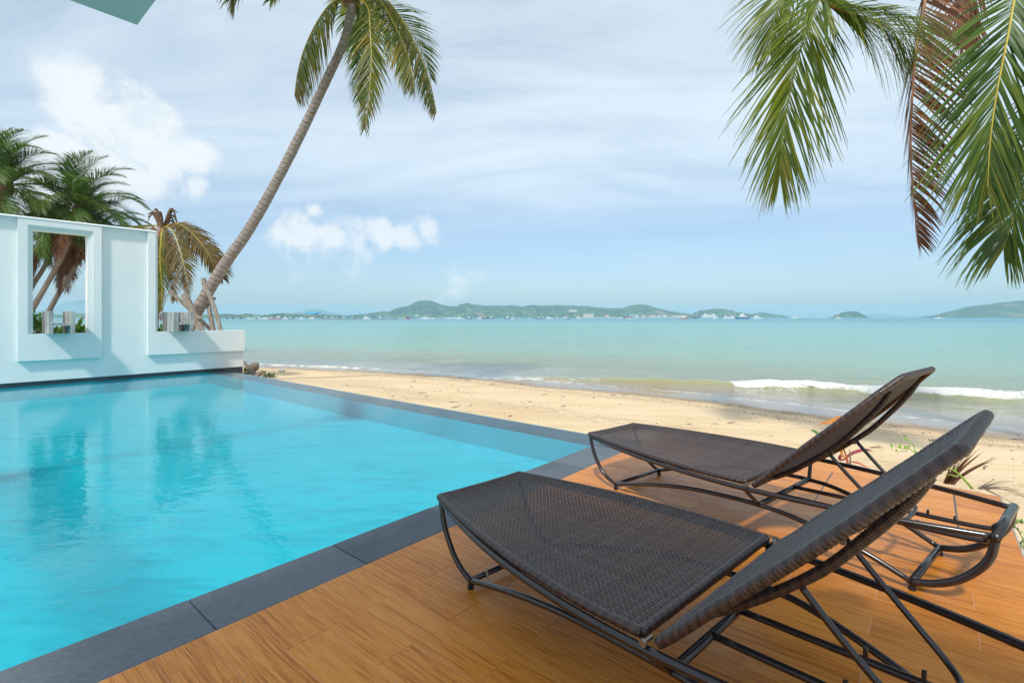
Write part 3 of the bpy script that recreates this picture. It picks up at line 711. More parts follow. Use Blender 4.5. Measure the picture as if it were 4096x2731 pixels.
lpf([(843, 15), (850, 70), (853, 140), (848, 215), (838, 298)], (12.1, 11.8, 11.7, 11.7, 11.7), (.1, -1, .15), n=96, ll=0.96, lw=.042, droop=.5, seed=12, ang=(45, 20))
lpf([(832, 30), (832, 90), (828, 160), (822, 230)], (12.9, 13.1, 13.2, 13.2), (0, 1, .2), n=75, ll=0.90, lw=.042, droop=.5, seed=13, leaf=M['leaf_d'])
lpf([(868, 0), (900, 45), (928, 105), (945, 160), (952, 205)], (12.2, 11.8, 11.6, 11.5, 11.5), (.8, -.4, .5), lift=-.45, n=90, ll=1.02, lw=.042, droop=.85, seed=14, ang=(55, 22))
lpf([(870, -12), (920, 40), (962, 120), (988, 190), (1003, 258)], (12.5, 12.6, 12.7, 12.7, 12.7), (.85, 0, .5), lift=-.55, n=99, ll=1.14, lw=.042, droop=.9, seed=15, ang=(58, 22))
lpf([(740, -60), (660, -85), (590, -65), (545, -20), (538, 20)], (12.5, 12.4, 12.3, 12.3, 12.3), (-.2, -.1, 1), n=90, ll=1.02, lw=.042, droop=.9, seed=16)
lpf([(870, -70), (950, -95), (1020, -65), (1060, -20)], (12.5, 12.4, 12.4, 12.4), (.2, -.1, 1), n=84, ll=0.96, lw=.042, droop=.9, seed=17)
for i in range(9):
    az = i * 2.4 + .3; el = .35 + (i % 4) * .28
    frond('frond', arch(crown, az, el, 3.4, 1.25), lp, M['leaf'], M['rachis_g'], UP, n=80, ll=1.05, lw=.045, droop=.8, seed=40 + i, off=base)

# palm nearest the terrace on the right: only its hanging fronds reach the picture
RPC = Vector((7.35, 6.75, 6.55)); rbase = Vector((9.3, 5.9, -0.45))
rp = thing('coconut_palm', 'nearby palm whose fronds hang in at the upper right over the beach', 'palm tree', rbase)
trunk('trunk', [rbase, Vector((8.9, 6.1, 1.5)), Vector((8.3, 6.4, 4.0)), RPC], .21, .13, rp, rbase, 80)
mb = MB(); mb.ball(RPC - rbase, (.24, .24, .45), 12, 8, 0, .3); mb.build('crown_shaft', M['fibre'], rp, True)
Z3 = lambda x, y, d: S2W(2900 + x / 1.3637, y / 1.3637, d)
def rpf(pts, N0, **kw): return frond('frond', [RPC] + [Z3(*p) for p in pts], rp, kw.pop('leaf', M['leaf']), kw.pop('rach', M['rachis_g']), N0, off=rbase, K=5, **kw)
rpf([(1150, -420, 7.0), (760, -300, 7.0), (560, -90, 6.9), (480, 80, 6.8), (420, 240, 6.8), (362, 470, 6.8), (322, 690, 6.8), (304, 860, 6.8), (298, 950, 6.8)], (-.15, -1, .1), n=100, ll=1.62, lw=.032, ang=(60, 13), droop=.26, asym=(.66, 1.0), seed=61, t0=.30, flat=.2, lift=.05)
rpf([(1050, -500, 7.4), (640, -420, 7.6), (400, -180, 7.6), (300, 10, 7.6), (262, 160, 7.6), (245, 300, 7.6)], (-.5, -.8, .2), n=84, ll=1.3, lw=.028, ang=(42, 16), droop=.4, seed=62, t0=.3, flat=.3)
rpf([(980, -330, 6.6), (560, -130, 6.5), (520, -10, 6.4), (640, 60, 6.3), (800, 110, 6.2), (990, 205, 6.2)], (.1, -.3, 1), n=130, ll=2.0, lw=.032, ang=(64, 38), droop=1.5, seed=63, t0=.42, rach=M['rachis_b'])
rpf([(1180, -260, 6.9), (1110, -120, 6.7), (1090, 20, 6.6), (1042, 280, 6.5), (1020, 560, 6.5), (1014, 820, 6.5), (1030, 1100, 6.5), (1052, 1330, 6.5)], (-1, -.35, .1), n=125, ll=.98, lw=.036, ang=(55, 20), droop=.35, lift=-.75, seed=64, t0=.22, leaf=M['leaf_b'], rach=M['rachis_b'], missing=.12, flat=.5, rr=.026)
rpf([(1690, -330, 6.0), (1620, -150, 5.7), (1578, 0, 5.6), (1542, 200, 5.5), (1492, 450, 5.5), (1456, 680, 5.5), (1440, 860, 5.5), (1432, 1020, 5.5)], (-.25, -1, .15), n=104, ll=1.6, lw=.032, ang=(50, 14), droop=.2, seed=65, t0=.24, rach=M['rachis_y'], leaf=M['leaf_d'], flat=.25, lift=.05)
rpf([(1900, -150, 5.9), (1830, 250, 5.8), (1750, 600, 5.8), (1680, 900, 5.8), (1610, 1090, 5.8), (1550, 1260, 5.8), (1520, 1360, 5.8)], (-.5, -.8, .6), n=92, ll=1.4, lw=.030, ang=(50, 18), droop=.6, seed=66, t0=.3, leaf=M['leaf_d'])
rpf([(1500, -400, 7.3), (1420, -250, 7.5), (1300, -60, 7.6), (1290, 120, 7.6), (1300, 260, 7.6)], (.1, -1, .2), n=80, ll=.9, droop=.6, seed=67, leaf=M['leaf_b'], rach=M['rachis_b'], t0=.3, missing=.2)
for i in range(2):
    frond('frond', arch(RPC, 1.2 + i * .75, .5 + (i % 2) * .4, 3.4, 1.0), rp, M['leaf'], M['rachis_g'], UP, n=70, ll=1.0, droop=.7, seed=80 + i, off=rbase)

# palms behind the wall on the left
WIND = Vector((1.0, .1, -.02))
def back_palm(label, pts, depth, crown_p, seed, n, length, dead, bulk=1.0):
    c = P2W(*crown_p, depth); P = [P2W(x, y, depth) for x, y in pts]; b = P[0].copy()
    t = thing('coconut_palm', label, 'palm tree', b, 0, 'palms behind the garden wall')
    trunk('trunk', P + [c], .135, .095, t, b, 70, .13, 10)
    mb = MB(); mb.ball(c - b, (.3, .3, .5), 10, 7, 0, .3); mb.build('crown_shaft', M['fibre'], t, True)
    rng = random.Random(seed)
    for i in range(n):
        q = i / (n - 1); az = i * 2.399 + seed; el = lerp(1.35, -.8, q ** 1.15) + rng.uniform(-.12, .12)
        d = q > 1 - dead
        frond('frond', arch(c, az, el, length * rng.uniform(.85, 1.1), lerp(.55, 1.5, min(1, q * 1.3)), WIND * (1 if not d else .2)), t, M['leaf_b'] if d else (M['leaf_d'] if i % 3 == 0 else M['leaf_g']), M['rachis_b'] if d else M['rachis_g'],
              UP if el > -.3 else Vector((math.sin(az), math.cos(az), .5)), n=90, ll=1.12 * bulk, lw=.036, droop=.95 if not d else 1.2, seed=seed * 50 + i, off=b, t0=.12, ang=(60, 22))
    return t
back_palm('palm at the far left edge, its crown highest above the wall', [(-60, 800), (-40, 640), (0, 520)], 24, (14, 432), 3, 30, 3.5, .10)
back_palm('palm with a full green crown above the framed opening', [(32, 790), (75, 709), (112, 645), (146, 582)], 25, (182, 488), 5, 31, 3.3, .1)
back_palm('slim palm with brown dead fronds seen through the right of the opening', [(92, 760), (114, 712), (140, 665), (167, 622)], 27, (212, 545), 8, 24, 3.2, .4)
back_palm('shortest palm of the group, at the left of the framed opening', [(45, 720), (75, 656), (101, 614)], 29, (125, 552), 9, 20, 3.2, .3)

# small drooping palm between the wall end and the leaning palm
db = P2W(345, 790, 14.6); dc = P2W(374, 520, 14.6)
dp = thing('coconut_palm', 'small half-dead palm with drooping fronds just past the tall wall end', 'palm tree', db)
trunk('trunk', [db, P2W(356, 680, 14.6), P2W(368, 590, 14.6), dc], .16, .11, dp, db, 60, .12, 10)
rng = random.Random(77)
for i in range(16):                                   # curled dry sheaths on top
    a = rng.uniform(0, 6.28); h_ = rng.uniform(.18, .55); mb = MB(); c0 = dc - db; sx = math.cos(a); sy = math.sin(a)
    pts = [c0 + Vector((sx * .05, sy * .05, -.1)), c0 + Vector((sx * .14, sy * .14, h_ * .6)), c0 + Vector((sx * .25, sy * .25, h_)), c0 + Vector((sx * .38, sy * .38, h_ * rng.uniform(.1, .9)))]
    mb.tube(spline(pts, 10), [.05, .055, .05, .045, .04, .035, .03, .022, .014, .006], 5); mb.build('dry_sheath', M['fibre'], dp)
def dpf(pts, N0, **kw): return frond('frond', [dc] + [P2W(x, y, d) for x, y, d in pts], dp, kw.pop('leaf', M['leaf_y']), kw.pop('rach', M['rachis_y']), N0, off=db, **kw)
dpf([(370, 550, 14.0), (368, 600, 13.8), (372, 655, 13.8), (370, 712, 13.8)], (0, -1, .2), n=75, ll=0.63, lw=.04, droop=.5, seed=91, ang=(50, 22))
dpf([(395, 528, 14.1), (412, 570, 13.9), (424, 615, 13.8), (432, 672, 13.8)], (.2, -1, .3), n=78, ll=0.71, lw=.04, droop=.5, seed=92, leaf=M['leaf_o'])
dpf([(405, 520, 14.5), (440, 548, 14.5), (478, 585, 14.5), (500, 612, 14.5), (512, 640, 14.5)], (.4, -.6, .8), n=84, ll=0.78, lw=.04, droop=.9, seed=93, leaf=M['leaf_o'])
dpf([(385, 545, 14.9), (392, 590, 15.1), (390, 640, 15.1)], (0, -1, .1), n=61, ll=0.57, lw=.04, droop=.5, seed=95, leaf=M['leaf_b'], rach=M['rachis_b'])
dpf([(350, 545, 14.9), (362, 610, 15.1), (374, 690, 15.1)], (0, -1, .1), n=61, ll=0.52, lw=.04, droop=.5, seed=96, leaf=M['leaf_b'], rach=M['rachis_b'])
dpf([(380, 540, 14.2), (388, 585, 14.0), (398, 640, 13.9), (402, 690, 13.9)], (.1, -1, .2), n=66, ll=.55, lw=.04, droop=.4, seed=98, leaf=M['leaf_o'], rach=M['rachis_b'])
dpf([(362, 545, 14.3), (360, 600, 14.2), (366, 665, 14.2), (372, 735, 14.2)], (-.2, -1, .2), n=66, ll=.45, lw=.036, droop=.4, seed=99, leaf=M['leaf_b'], rach=M['rachis_b'])
dpf([(410, 515, 14.3), (450, 545, 14.2), (482, 590, 14.1), (496, 635, 14.1)], (.5, -.5, .7), n=76, ll=.7, lw=.04, droop=.9, seed=100, leaf=M['leaf_o'])
dpf([(340, 520, 15.2), (310, 535, 15.6), (280, 580, 15.8)], (-.3, 0, 1), n=61, ll=0.69, lw=.04, droop=.8, seed=97)

# ------------------------------------------------------------------ timber props round the leaning palm
Z8 = lambda x, y, d: S2W(560 + x / 2.118, 820 + y / 2.118, d)
def plank_bar(a, b, w, t, bend=0.0):
    mb = MB(); n = 7; d = (b - a); L = d.length; d.normalize(); s = d.cross(Vector((0, 1, 0))).normalized(); q = s.cross(d); vs = []; at = []
    for i in range(n):
        f = i / (n - 1); p = a.lerp(b, f) + s * bend * math.sin(math.pi * f); j = .004 * mnoise.noise(Vector((f * 9, L, 0)))
        for sx, sy in ((-1, -1), (1, -1), (1, 1), (-1, 1)): vs.append(p + s * sx * (w / 2 + j) + q * sy * t / 2); at.append((f * L, sx * w / 2 + L * 3, sy * t))
    fs = [(3, 2, 1, 0), tuple(4 * (n - 1) + k for k in range(4))] + [(4 * i + k, 4 * i + (k + 1) % 4, 4 * i + 4 + (k + 1) % 4, 4 * i + 4 + k) for i in range(n - 1) for k in range(4)]
    mb.add(vs, fs, 0, at); return mb
for a, b, w, t, bd, lab in [
    ((250, 722, 13.0), (640, 1095, 13.3), .085, .04, 0, 'thin pale plank slanting down behind the concrete ornament'),
    ((375, 752, 12.75), (545, 1115, 12.75), .165, .06, 0, 'thick brown timber crossing the base of the leaning palm'),
    ((536, 622, 13.4), (632, 1120, 13.1), .10, .07, 0, 'tall upright post propped against the leaning trunk'),
    ((548, 672, 12.9), (690, 1100, 12.65), .095, .035, .05, 'long bowed pale board leaning in front of the trunk'),
    ((560, 792, 13.35), (638, 793, 13.35), .075, .06, 0, 'short crosspiece nailed behind the palm trunk'),
    ((450, 922, 12.6), (530, 960, 12.6), .055, .03, 0, 'short broken stick at the foot of the leaning palm')]:
    A_, B_ = Z8(*a), Z8(*b); mb = plank_bar(Vector((0, 0, 0)), B_ - A_, w, t, bd); o = mb.build('timber_prop', M['timber'], None, False, A_)
    tag(o, lab, 'timber', 'timber props round the leaning palm')

# ------------------------------------------------------------------ woven sun loungers
def rail_hw(y):
    return .45 - .195 * ((y - .85) / 1.03) ** 2 if y > .85 else .45 - .215 * ((y - .85) / 1.12) ** 2
SEAT_Y0, SEAT_Y1 = .665, 1.892
def seat_hw(y): return interp(y, [.64, .8, .95, 1.2, 1.45, 1.65, 1.8, 1.9], [.425, .437, .437, .415, .372, .328, .288, .258])
def seat_pt(x, s):
    hw = seat_hw(s); k = max(0, 1 - (x / hw) ** 2)
    e = min(1, (s - SEAT_Y0) / .12, (SEAT_Y1 - s) / .12)
    return Vector((x, s, .352 - .020 * k * max(0, e) + .004 * math.sin(s * 9) * k))
BK = [(.618, .345), (.55, .412), (.48, .487), (.376, .592), (.28, .688), (.185, .787), (.115, .862), (.07, .910), (.038, .942)]
BKS = spline([(0, a, b) for a, b in BK], 60)
BKL = [0.0]
for i in range(59): BKL.append(BKL[-1] + (BKS[i + 1] - BKS[i]).length)
BL = BKL[-1]
def bk_hw(s): return interp(s / BL, [0, .2, .4, .6, .75, .88, .96, 1.0], [.425, .424, .414, .396, .368, .328, .288, .258])
def bk_pt(x, s):
    i = 0
    while i < 58 and BKL[i + 1] < s: i += 1
    f = (s - BKL[i]) / max(1e-6, BKL[i + 1] - BKL[i]); p = BKS[i].lerp(BKS[i + 1], f); t = (BKS[i + 1] - BKS[i]).normalized()
    n = Vector((0, t.z, -t.y)); 
    if n.z < 0: n = -n
    hw = bk_hw(s); k = max(0, 1 - (x / hw) ** 2); e = min(1, s / .1, (BL - s) / .1)
    return Vector((x, p.y, p.z)) - n * (.026 * k * max(0, e))
def woven(pt, hwf, s0, s1, pitch=.0116):
    rng = random.Random(9); mb = MB(); mb.a = []
    ns = int((s1 - s0) / pitch); wmax = max(hwf(lerp(s0, s1, i / 40)) for i in range(41)); nx = int(2 * wmax / pitch) // 2 * 2
    amp = .0021
    def nrm(x, s):
        a = pt(x + .004, s) - pt(x - .004, s); b = pt(x, min(s + .004, s1)) - pt(x, max(s - .004, s0)); n = a.cross(b); n.normalize(); return n if n.z > 0 else -n
    def ribbon(cs, width_dir, w, phase, col):
        vs = []; at = []; m = len(cs)
        for i, (x, s) in enumerate(cs):
            n = nrm(x, s); p = pt(x, s) + n * amp * math.cos(math.pi * (i * .5 + phase))
            for q in (-1, -.35, .35, 1):
                xx, ss = (x + q * w / 2, s) if width_dir == 'x' else (x, s + q * w / 2)
                d = pt(xx, min(max(ss, s0), s1)) - pt(x, s)
                vs.append(p + d - n * (.0013 if abs(q) == 1 else 0)); at.append((col, 0, 0))
        mb.add(vs, [(4 * i + k, 4 * i + k + 1, 4 * i + k + 5, 4 * i + k + 4) for i in range(m - 1) for k in range(3)], 0, at)
    for j in range(ns + 1):                            # across the bed
        s = s0 + (s1 - s0) * j / ns; hw = hwf(s); cs = []
        for i in range(-nx, nx + 1):
            x = i * pitch / 2
            if abs(x) <= hw: cs.append((i, x))
        if len(cs) < 3: continue
        ph = (cs[0][0] + (2 if j % 2 else 0)) * .5
        ribbon([(x, s) for _, x in cs], 's', pitch * .84, ph, rng.random())
    for i in range(-nx // 2, nx // 2 + 1):             # along the bed
        x = i * pitch; cs = []
        for j in range(0, 2 * ns + 1):
            s = s0 + (s1 - s0) * j / (2 * ns)
            if abs(x) <= hwf(s): cs.append((j, s))
        if len(cs) < 3: continue
        ph = (cs[0][0] + (0 if i % 2 else 2)) * .5
        ribbon([(x, s) for _, s in cs], 'x', pitch * .62, ph, rng.random())
    return mb
def wrapped(path, r, pitch=.0135, sides=12, flat=1.0, closed=False):
    P = [Vector(p) for p in path]; 
    if closed: P = P + [P[0]]
    out = [P[0]]; step = pitch / 6
    for a, b in zip(P[:-1], P[1:]):
        d = (b - a).length; n = max(1, int(d / step))
        for i in range(1, n + 1): out.append(a.lerp(b, i / n))
    mb = MB(); mb.a = []
    def rf(i, k, L):
        ph = L / pitch + (.5 if (k * 4 // sides) % 2 else 0) + .25 * math.sin(k)
        g = (ph % 1.0) - .5; return 1.02 - .13 * math.exp(-(g / .17) ** 2) + .025 * math.sin(L * 37 + k)
    mb.tube(out, r, sides, True, 0, True, rf)
    mb.a = [(.2 + .6 * abs(math.sin(L * 91.7 + 3 * q)), q, t) for L, q, t in mb.a]
    return mb
def outline(pt, hwf, s0, s1, inset=0.0):
    n = 40; ss = [lerp(s0, s1, i / n) for i in range(n + 1)]
    Lf = [pt(-(hwf(s) - inset), s) for s in ss]; Rt = [pt(hwf(s) - inset, s) for s in reversed(ss)]
    e1 = [pt(lerp(-(hwf(s1) - inset), hwf(s1) - inset, i / 12), s1) for i in range(1, 12)]; e0 = [pt(lerp(hwf(s0) - inset, -(hwf(s0) - inset), i / 12), s0) for i in range(1, 12)]
    return Lf + e1 + Rt + e0
def make_lounger(label):
    t = thing('sun_lounger', label, 'sun lounger', (0, 0, 0), 0, 'woven sun loungers on the terrace')
    def part(name, mb, mat, smooth=True, parent=None): return mb.build(name, mat, parent or t, smooth)
    def tb(name, pts, r, n=24, sides=10, sp=True, mat='frame'):
        mb = MB(); mb.tube(spline(pts, n) if sp else [Vector(p) for p in pts], r, sides); return part(name, mb, M[mat])
    seat = part('seat', woven(seat_pt, seat_hw, SEAT_Y0, SEAT_Y1), M['rattan']); seat['kind'] = 'stuff'
    part('seat_edge', wrapped([p - Vector((0, 0, .010)) for p in outline(seat_pt, seat_hw, SEAT_Y0, SEAT_Y1)], .0150, closed=True), M['rattan'], True, seat)
    back = part('backrest', woven(bk_pt, bk_hw, 0.0, BL), M['rattan']); back['kind'] = 'stuff'
    nb = Vector((0, .715, .70))
    part('backrest_edge', wrapped([p - nb * .010 for p in outline(bk_pt, bk_hw, 0.0, BL)], .0150, .0125, closed=True), M['rattan'], True, back)
    for s in (-1, 1):
        ys = [-.265 + 2.15 * i / 16 for i in range(17)]
        tb('side_rail', [(s * rail_hw(y), y, interp(y, [-.27, .7, 1.88], [.320, .312, .326])) for y in ys], .0135, 60)
        tb('front_leg', [(s * .256, 1.885, .326), (s * .258, 1.868, .262), (s * .258, 1.835, .185), (s * .257, 1.778, .105), (s * .256, 1.715, .058), (s * .256, 1.652, .034)], .0125, 24)
        tb('lower_rail', [(s * .256, 1.652, .034), (s * .275, 1.48, .085), (s * .300, 1.25, .142), (s * .318, 1.03, .182), (s * .328, .80, .202), (s * .328, .62, .206), (s * .318, .45, .188), (s * .285, .19, .118), (s * .258, .0, .036)], .0125, 44)
        tb('rear_leg', [(s * .258, .0, .036), (s * .252, -.08, .060), (s * .248, -.152, .104), (s * .246, -.213, .170), (s * .246, -.25, .238), (s * .246, -.265, .320)], .0165, 24)
        tb('strut', [(s * .328, .63, .206), (s * .442, .66, .312)], .011, 2, 8, False)
        tb('long_bar', [(s * .098, .628, .212), (s * .098, .2, .226), (s * .098, -.17, .240), (s * .098, -.225, .262), (s * .098, -.262, .312)], .0115, 24, 8)
        for y in (.27, .14, .015, -.085):
            mb = MB(); mb.box((s * .098 - .007, y - .005, .232), (s * .098 + .007, y + .005, .262)); part('stop_tab', mb, M['frame'], False)
        for y in (1.652, 0.0):
            mb = MB(); mb.tube([(s * .256, y, .036), (s * .256, y, .008)], .0115, 10); mb.tube([(s * .256, y, .012), (s * .256, y, .0)], .0145, 12); part('foot', mb, M['rubber'], False)
        st = wrapped(spline([(s * .225, .600, .338), (s * .225, .50, .402), (s * .225, .37, .508), (s * .225, .28, .592), (s * .225, .195, .696), (s * .225, .125, .790), (s * .225, .085, .862)], 40), .0135, .008)
        part('back_brace', st, M['rattan'])
        mb = MB(); hx = s * .455; mb.tube([(s * .415, .640, .338), (hx, .640, .338)], .006, 8); mb.tube([(hx, .640, .338), (hx + s * .007, .640, .338)], .0115, 6); part('bolt', mb, M['steel'], False)
        mb = MB(); mb.tube([(s * .215, .345, .515), (s * .175, .345, .515)], .006, 8); mb.tube([(s * .176, .345, .515), (s * .166, .345, .515)], .011, 6); part('bolt', mb, M['steel'], False)
    tb('front_bar', [(-.256, 1.885, .326), (.256, 1.885, .326)], .0125, 2, 10, False)
    tb('front_foot_bar', [(-.256, 1.652, .036), (.256, 1.652, .036)], .0125, 2, 10, False)
    tb('rear_foot_bar', [(-.258, 0, .038), (.258, 0, .038)], .0155, 2, 12, False)
    tb('rear_bar', [(-.262, -.265, .321), (.262, -.265, .321)], .0185, 2, 12, False)
    tb('cross_bar', [(-.328, .63, .208), (.328, .63, .208)], .0145, 2, 10, False)
    tb('back_prop', [(-.20, .345, .518), (-.195, .26, .425), (-.185, .17, .335), (-.165, .10, .272), (-.12, .068, .249), (0, .06, .246), (.12, .068, .249), (.165, .10, .272), (.185, .17, .335), (.195, .26, .425), (.20, .345, .518)], .0095, 70, 8)
    return t
def lounger_pose(fu, fv, yaw):
    a = math.radians(yaw); ay = U * math.cos(a) + V * math.sin(a); ax = U * math.sin(a) - V * math.cos(a)
    o = U * fu + V * fv + ax * .252 - ay * 1.634; return o, math.atan2(ax.y, ax.x)
lo, lr = lounger_pose(1.57, 1.538, 82.2)
near_l = make_lounger('nearest brown wicker sun lounger in the foreground, its tail cut off by the frame'); near_l.location = lo; near_l.rotation_euler = (0, 0, lr)
fo, fr_ = lounger_pose(3.127, 1.661, 79.02)
far_l = copy_thing(near_l, fo, fr_, 'second brown wicker sun lounger, farther off beside the sand')
mb = MB(); mb.tube([(-.175, 1.652, .036), (-.165, 1.652, .036)], .0145, 12); mb.tube([(-.170, 1.645, .022), (-.168, 1.63, .012)], .003, 6); mb.build('cable_tie', plain('worn_plastic_tie', (0.45, 0.40, 0.30), .6), near_l, True)

# ------------------------------------------------------------------ things on the beach
def ground(x, y): return Vector((x, y, beach_z(x, y)))
def on_sand(px, py):                                    # walk the sight line down to the sand
    d = 2.0
    for _ in range(4000):
        p = P2W(px, py, d)
        if p.z <= beach_z(p.x, p.y): return Vector((p.x, p.y, beach_z(p.x, p.y)))
        d += 0.02
    return p
M['drift'] = plain('driftwood', (0.23, 0.185, 0.15), .9, .45, 6, .6, bscale=30, bdist=.01)
M['stone'] = plain('beach_stone', (0.30, 0.27, 0.24), .85, .35, 12, .5)
M['shell'] = plain('white_shell', (0.66, 0.64, 0.60), .6, .2, 20)
M['dryleaf'] = plain('dry_red_leaf', (0.42, 0.10, 0.035), .6, .5, 9)
M['green_stem'] = plain('fresh_green', (0.22, 0.40, 0.05), .5, .3, 12)
M['vine'] = plain('vine_green', (0.09, 0.21, 0.045), .5, .4, 12)
M['bush'] = m_leaf('bush_leaf', [(0, (0.025, 0.085, 0.018)), (.5, (0.06, 0.17, 0.03)), (1, (0.15, 0.30, 0.05))], dry_amt=.15)
def limb(name, pts, rad, mat, label, cat='driftwood', group='driftwood by the wall end'):
    b = Vector(pts[0]); mb = MB(); C = [p - b for p in spline(pts, 22)]; R = [interp(i / 21, [k / (len(rad) - 1) for k in range(len(rad))], rad) for i in range(22)]
    mb.tube(C, R, 9, True, 0, False, lambda i, k, L: 1 + .22 * mnoise.noise(Vector((k * .8, L * 6, rad[0] * 90)))); o = mb.build(name, mat, None, True, b); return tag(o, label, cat, group)
Z9 = lambda x, y, d: S2W(940 + x / 4.2, 1440 + y / 4.2, d)
limb('driftwood', [Z9(340, 262, 12.2), Z9(245, 160, 12.25), Z9(148, 30, 12.3)], [.05, .045, .03], M['drift'], 'pale straight driftwood pole leaning at the wall corner')
limb('driftwood', [Z9(330, 250, 12.6), Z9(300, 180, 12.6), Z9(300, 130, 12.6), Z9(345, 105, 12.55), Z9(378, 125, 12.55)], [.07, .06, .11, .12, .06], M['drift'], 'dark knobbly driftwood stump beside the wall corner')
limb('driftwood', [Z9(345, 275, 12.0), Z9(395, 235, 12.0), Z9(450, 200, 12.0), Z9(512, 200, 12.0)], [.07, .06, .05, .03], M['drift'], 'grey curved driftwood branch lying past the pool edge')
def leaf_blade(mb, a, d, up, l, w, bend, mi=0, col=.5, n=5):
    q = Vector(a); d = Vector(d).normalized(); s = d.cross(Vector(up)); s = s.normalized() if s.length > 1e-3 else Vector((1, 0, 0)); vs = []; at = []
    for i in range(n + 1):
        t = i / n; hw = w * .5 * math.sin(math.pi * min(1, .12 + t * .88)) ** .8 if i < n else .0005
        vs += [q - s * hw, q + s * hw]; at += [(col, t * .7, 0)] * 2; q = q + d * l / n; d = (d + Vector((0, 0, -1)) * bend / n).normalized()
    mb.add(vs, [(2 * i, 2 * i + 1, 2 * i + 3, 2 * i + 2) for i in range(n)], mi, at)
def shrub(name, label, c, r, n, lw, seed, mat, cat='shrub', group=None, stems=5):
    rng = random.Random(seed); t = thing(name, label, cat, c, 0, group)
    mb = MB(); tips = []
    for i in range(stems):
        a = rng.uniform(0, 6.28); e = rng.uniform(.7, 1.5); tip = Vector((math.cos(a) * math.cos(e) * r[0], math.sin(a) * math.cos(e) * r[1], math.sin(e) * r[2] * 1.6)); mid = tip * .5 + Vector((0, 0, .1 * r[2]))
        mb.tube(spline([(0, 0, -.05), mid, tip], 8), [.02, .018, .016, .014, .012, .01, .008, .005], 5); tips += [mid, tip]
    mb.build('stem', M['drift'], t)
    mb = MB(); mb.a = []
    for i in range(n):
        d = Vector((rng.gauss(0, 1), rng.gauss(0, 1), rng.gauss(0, 1))).normalized(); k = rng.random() ** .4
        lump = .75 + .4 * mnoise.noise(d * 2.2 + Vector((seed, 0, 0)))
        p = Vector((d.x * r[0] * k * lump, d.y * r[1] * k * lump, r[2] * .9 + d.z * r[2] * k * lump))
        if p.z < .02: continue
        leaf_blade(mb, p, d + Vector((rng.uniform(-.7, .7), rng.uniform(-.7, .7), rng.uniform(-.2, .7))), (rng.uniform(-.5, .5), rng.uniform(-.5, .5), 1), lw * rng.uniform(.7, 1.3) * 1.6, lw * rng.uniform(.7, 1.2), .6, 0, rng.random(), 3)
    mb.build('foliage', mat, t); return t
shrub('shrub', 'leafy green bush behind the left of the framed opening', P2W(84, 800, 14.5) , (.42, .5, .62), 620, .075, 4, M['bush'])
for (px, d, s, lab) in ((136, 13.8, 5, 'broad-leaved beach plant between the ornament uprights in the framed opening'), (186, 13.6, 6, 'broad-leaved beach plant at the right of the framed opening')):
    shrub('beach_plant', lab, P2W(px, 795, d), (.26, .3, .32), 90, .13, s, M['bush'], 'plant', 'broad-leaved plants behind the wall')
shrub('beach_plant', 'yellow-green plant showing left of the ornament on the low wall', P2W(368, 800, 13.4), (.16, .2, .34), 60, .10, 7, M['bush'], 'plant')
shrub('ground_creeper', 'low green creeper at the outer edge of the pool', on_sand(615, 866), (.35, .22, .05), 110, .05, 8, M['bush'], 'plant')
shrub('ground_creeper', 'green sprigs among the driftwood at the wall corner', on_sand(568, 862), (.22, .2, .12), 90, .06, 9, M['bush'], 'plant')

# red-leaved plant, green sprig, dry frond and vine past the terrace edge
ZB = lambda x, y, d: S2W(3100 + x / 1.96, 1600 + y / 1.96, d)
def blade_plant(name, label, base, blades, stems, cat='plant', mats=None):
    t = thing(name, label, cat, base)
    for nm, pts, w, mat in blades:
        C = [p - base for p in spline(pts, 10)]; mb = MB(); mb.a = []; vs = []; at = []
        for i, p in enumerate(C):
            tn = (C[min(i + 1, 9)] - C[max(i - 1, 0)]).normalized(); s = tn.cross(Vector((.3, -1, .4))).normalized(); hw = w * .5 * max(.02, abs(math.sin(math.pi * (.08 + .92 * i / 9))) ** .7)
            vs += [p - s * hw, p + s * hw + Vector((0, 0, .3 * hw))]; at += [(.5, i / 9, 0)] * 2
        mb.add(vs, [(2 * i, 2 * i + 1, 2 * i + 3, 2 * i + 2) for i in range(9)], 0, at); mb.build(nm, mat, t)
    for nm, pts, r, mat in stems:
        mb = MB(); mb.tube([p - base for p in spline(pts, 14)], [lerp(r, r * .4, i / 13) for i in range(14)], 6); mb.build(nm, mat, t, True)
    return t
d = 4.75; rb = ZB(575, 520, d)
OR = plain('dry_orange_leaf', (0.50, 0.19, 0.035), .6, .4, 9); MG = plain('magenta_leaf', (0.26, 0.045, 0.055), .5, .4, 9)
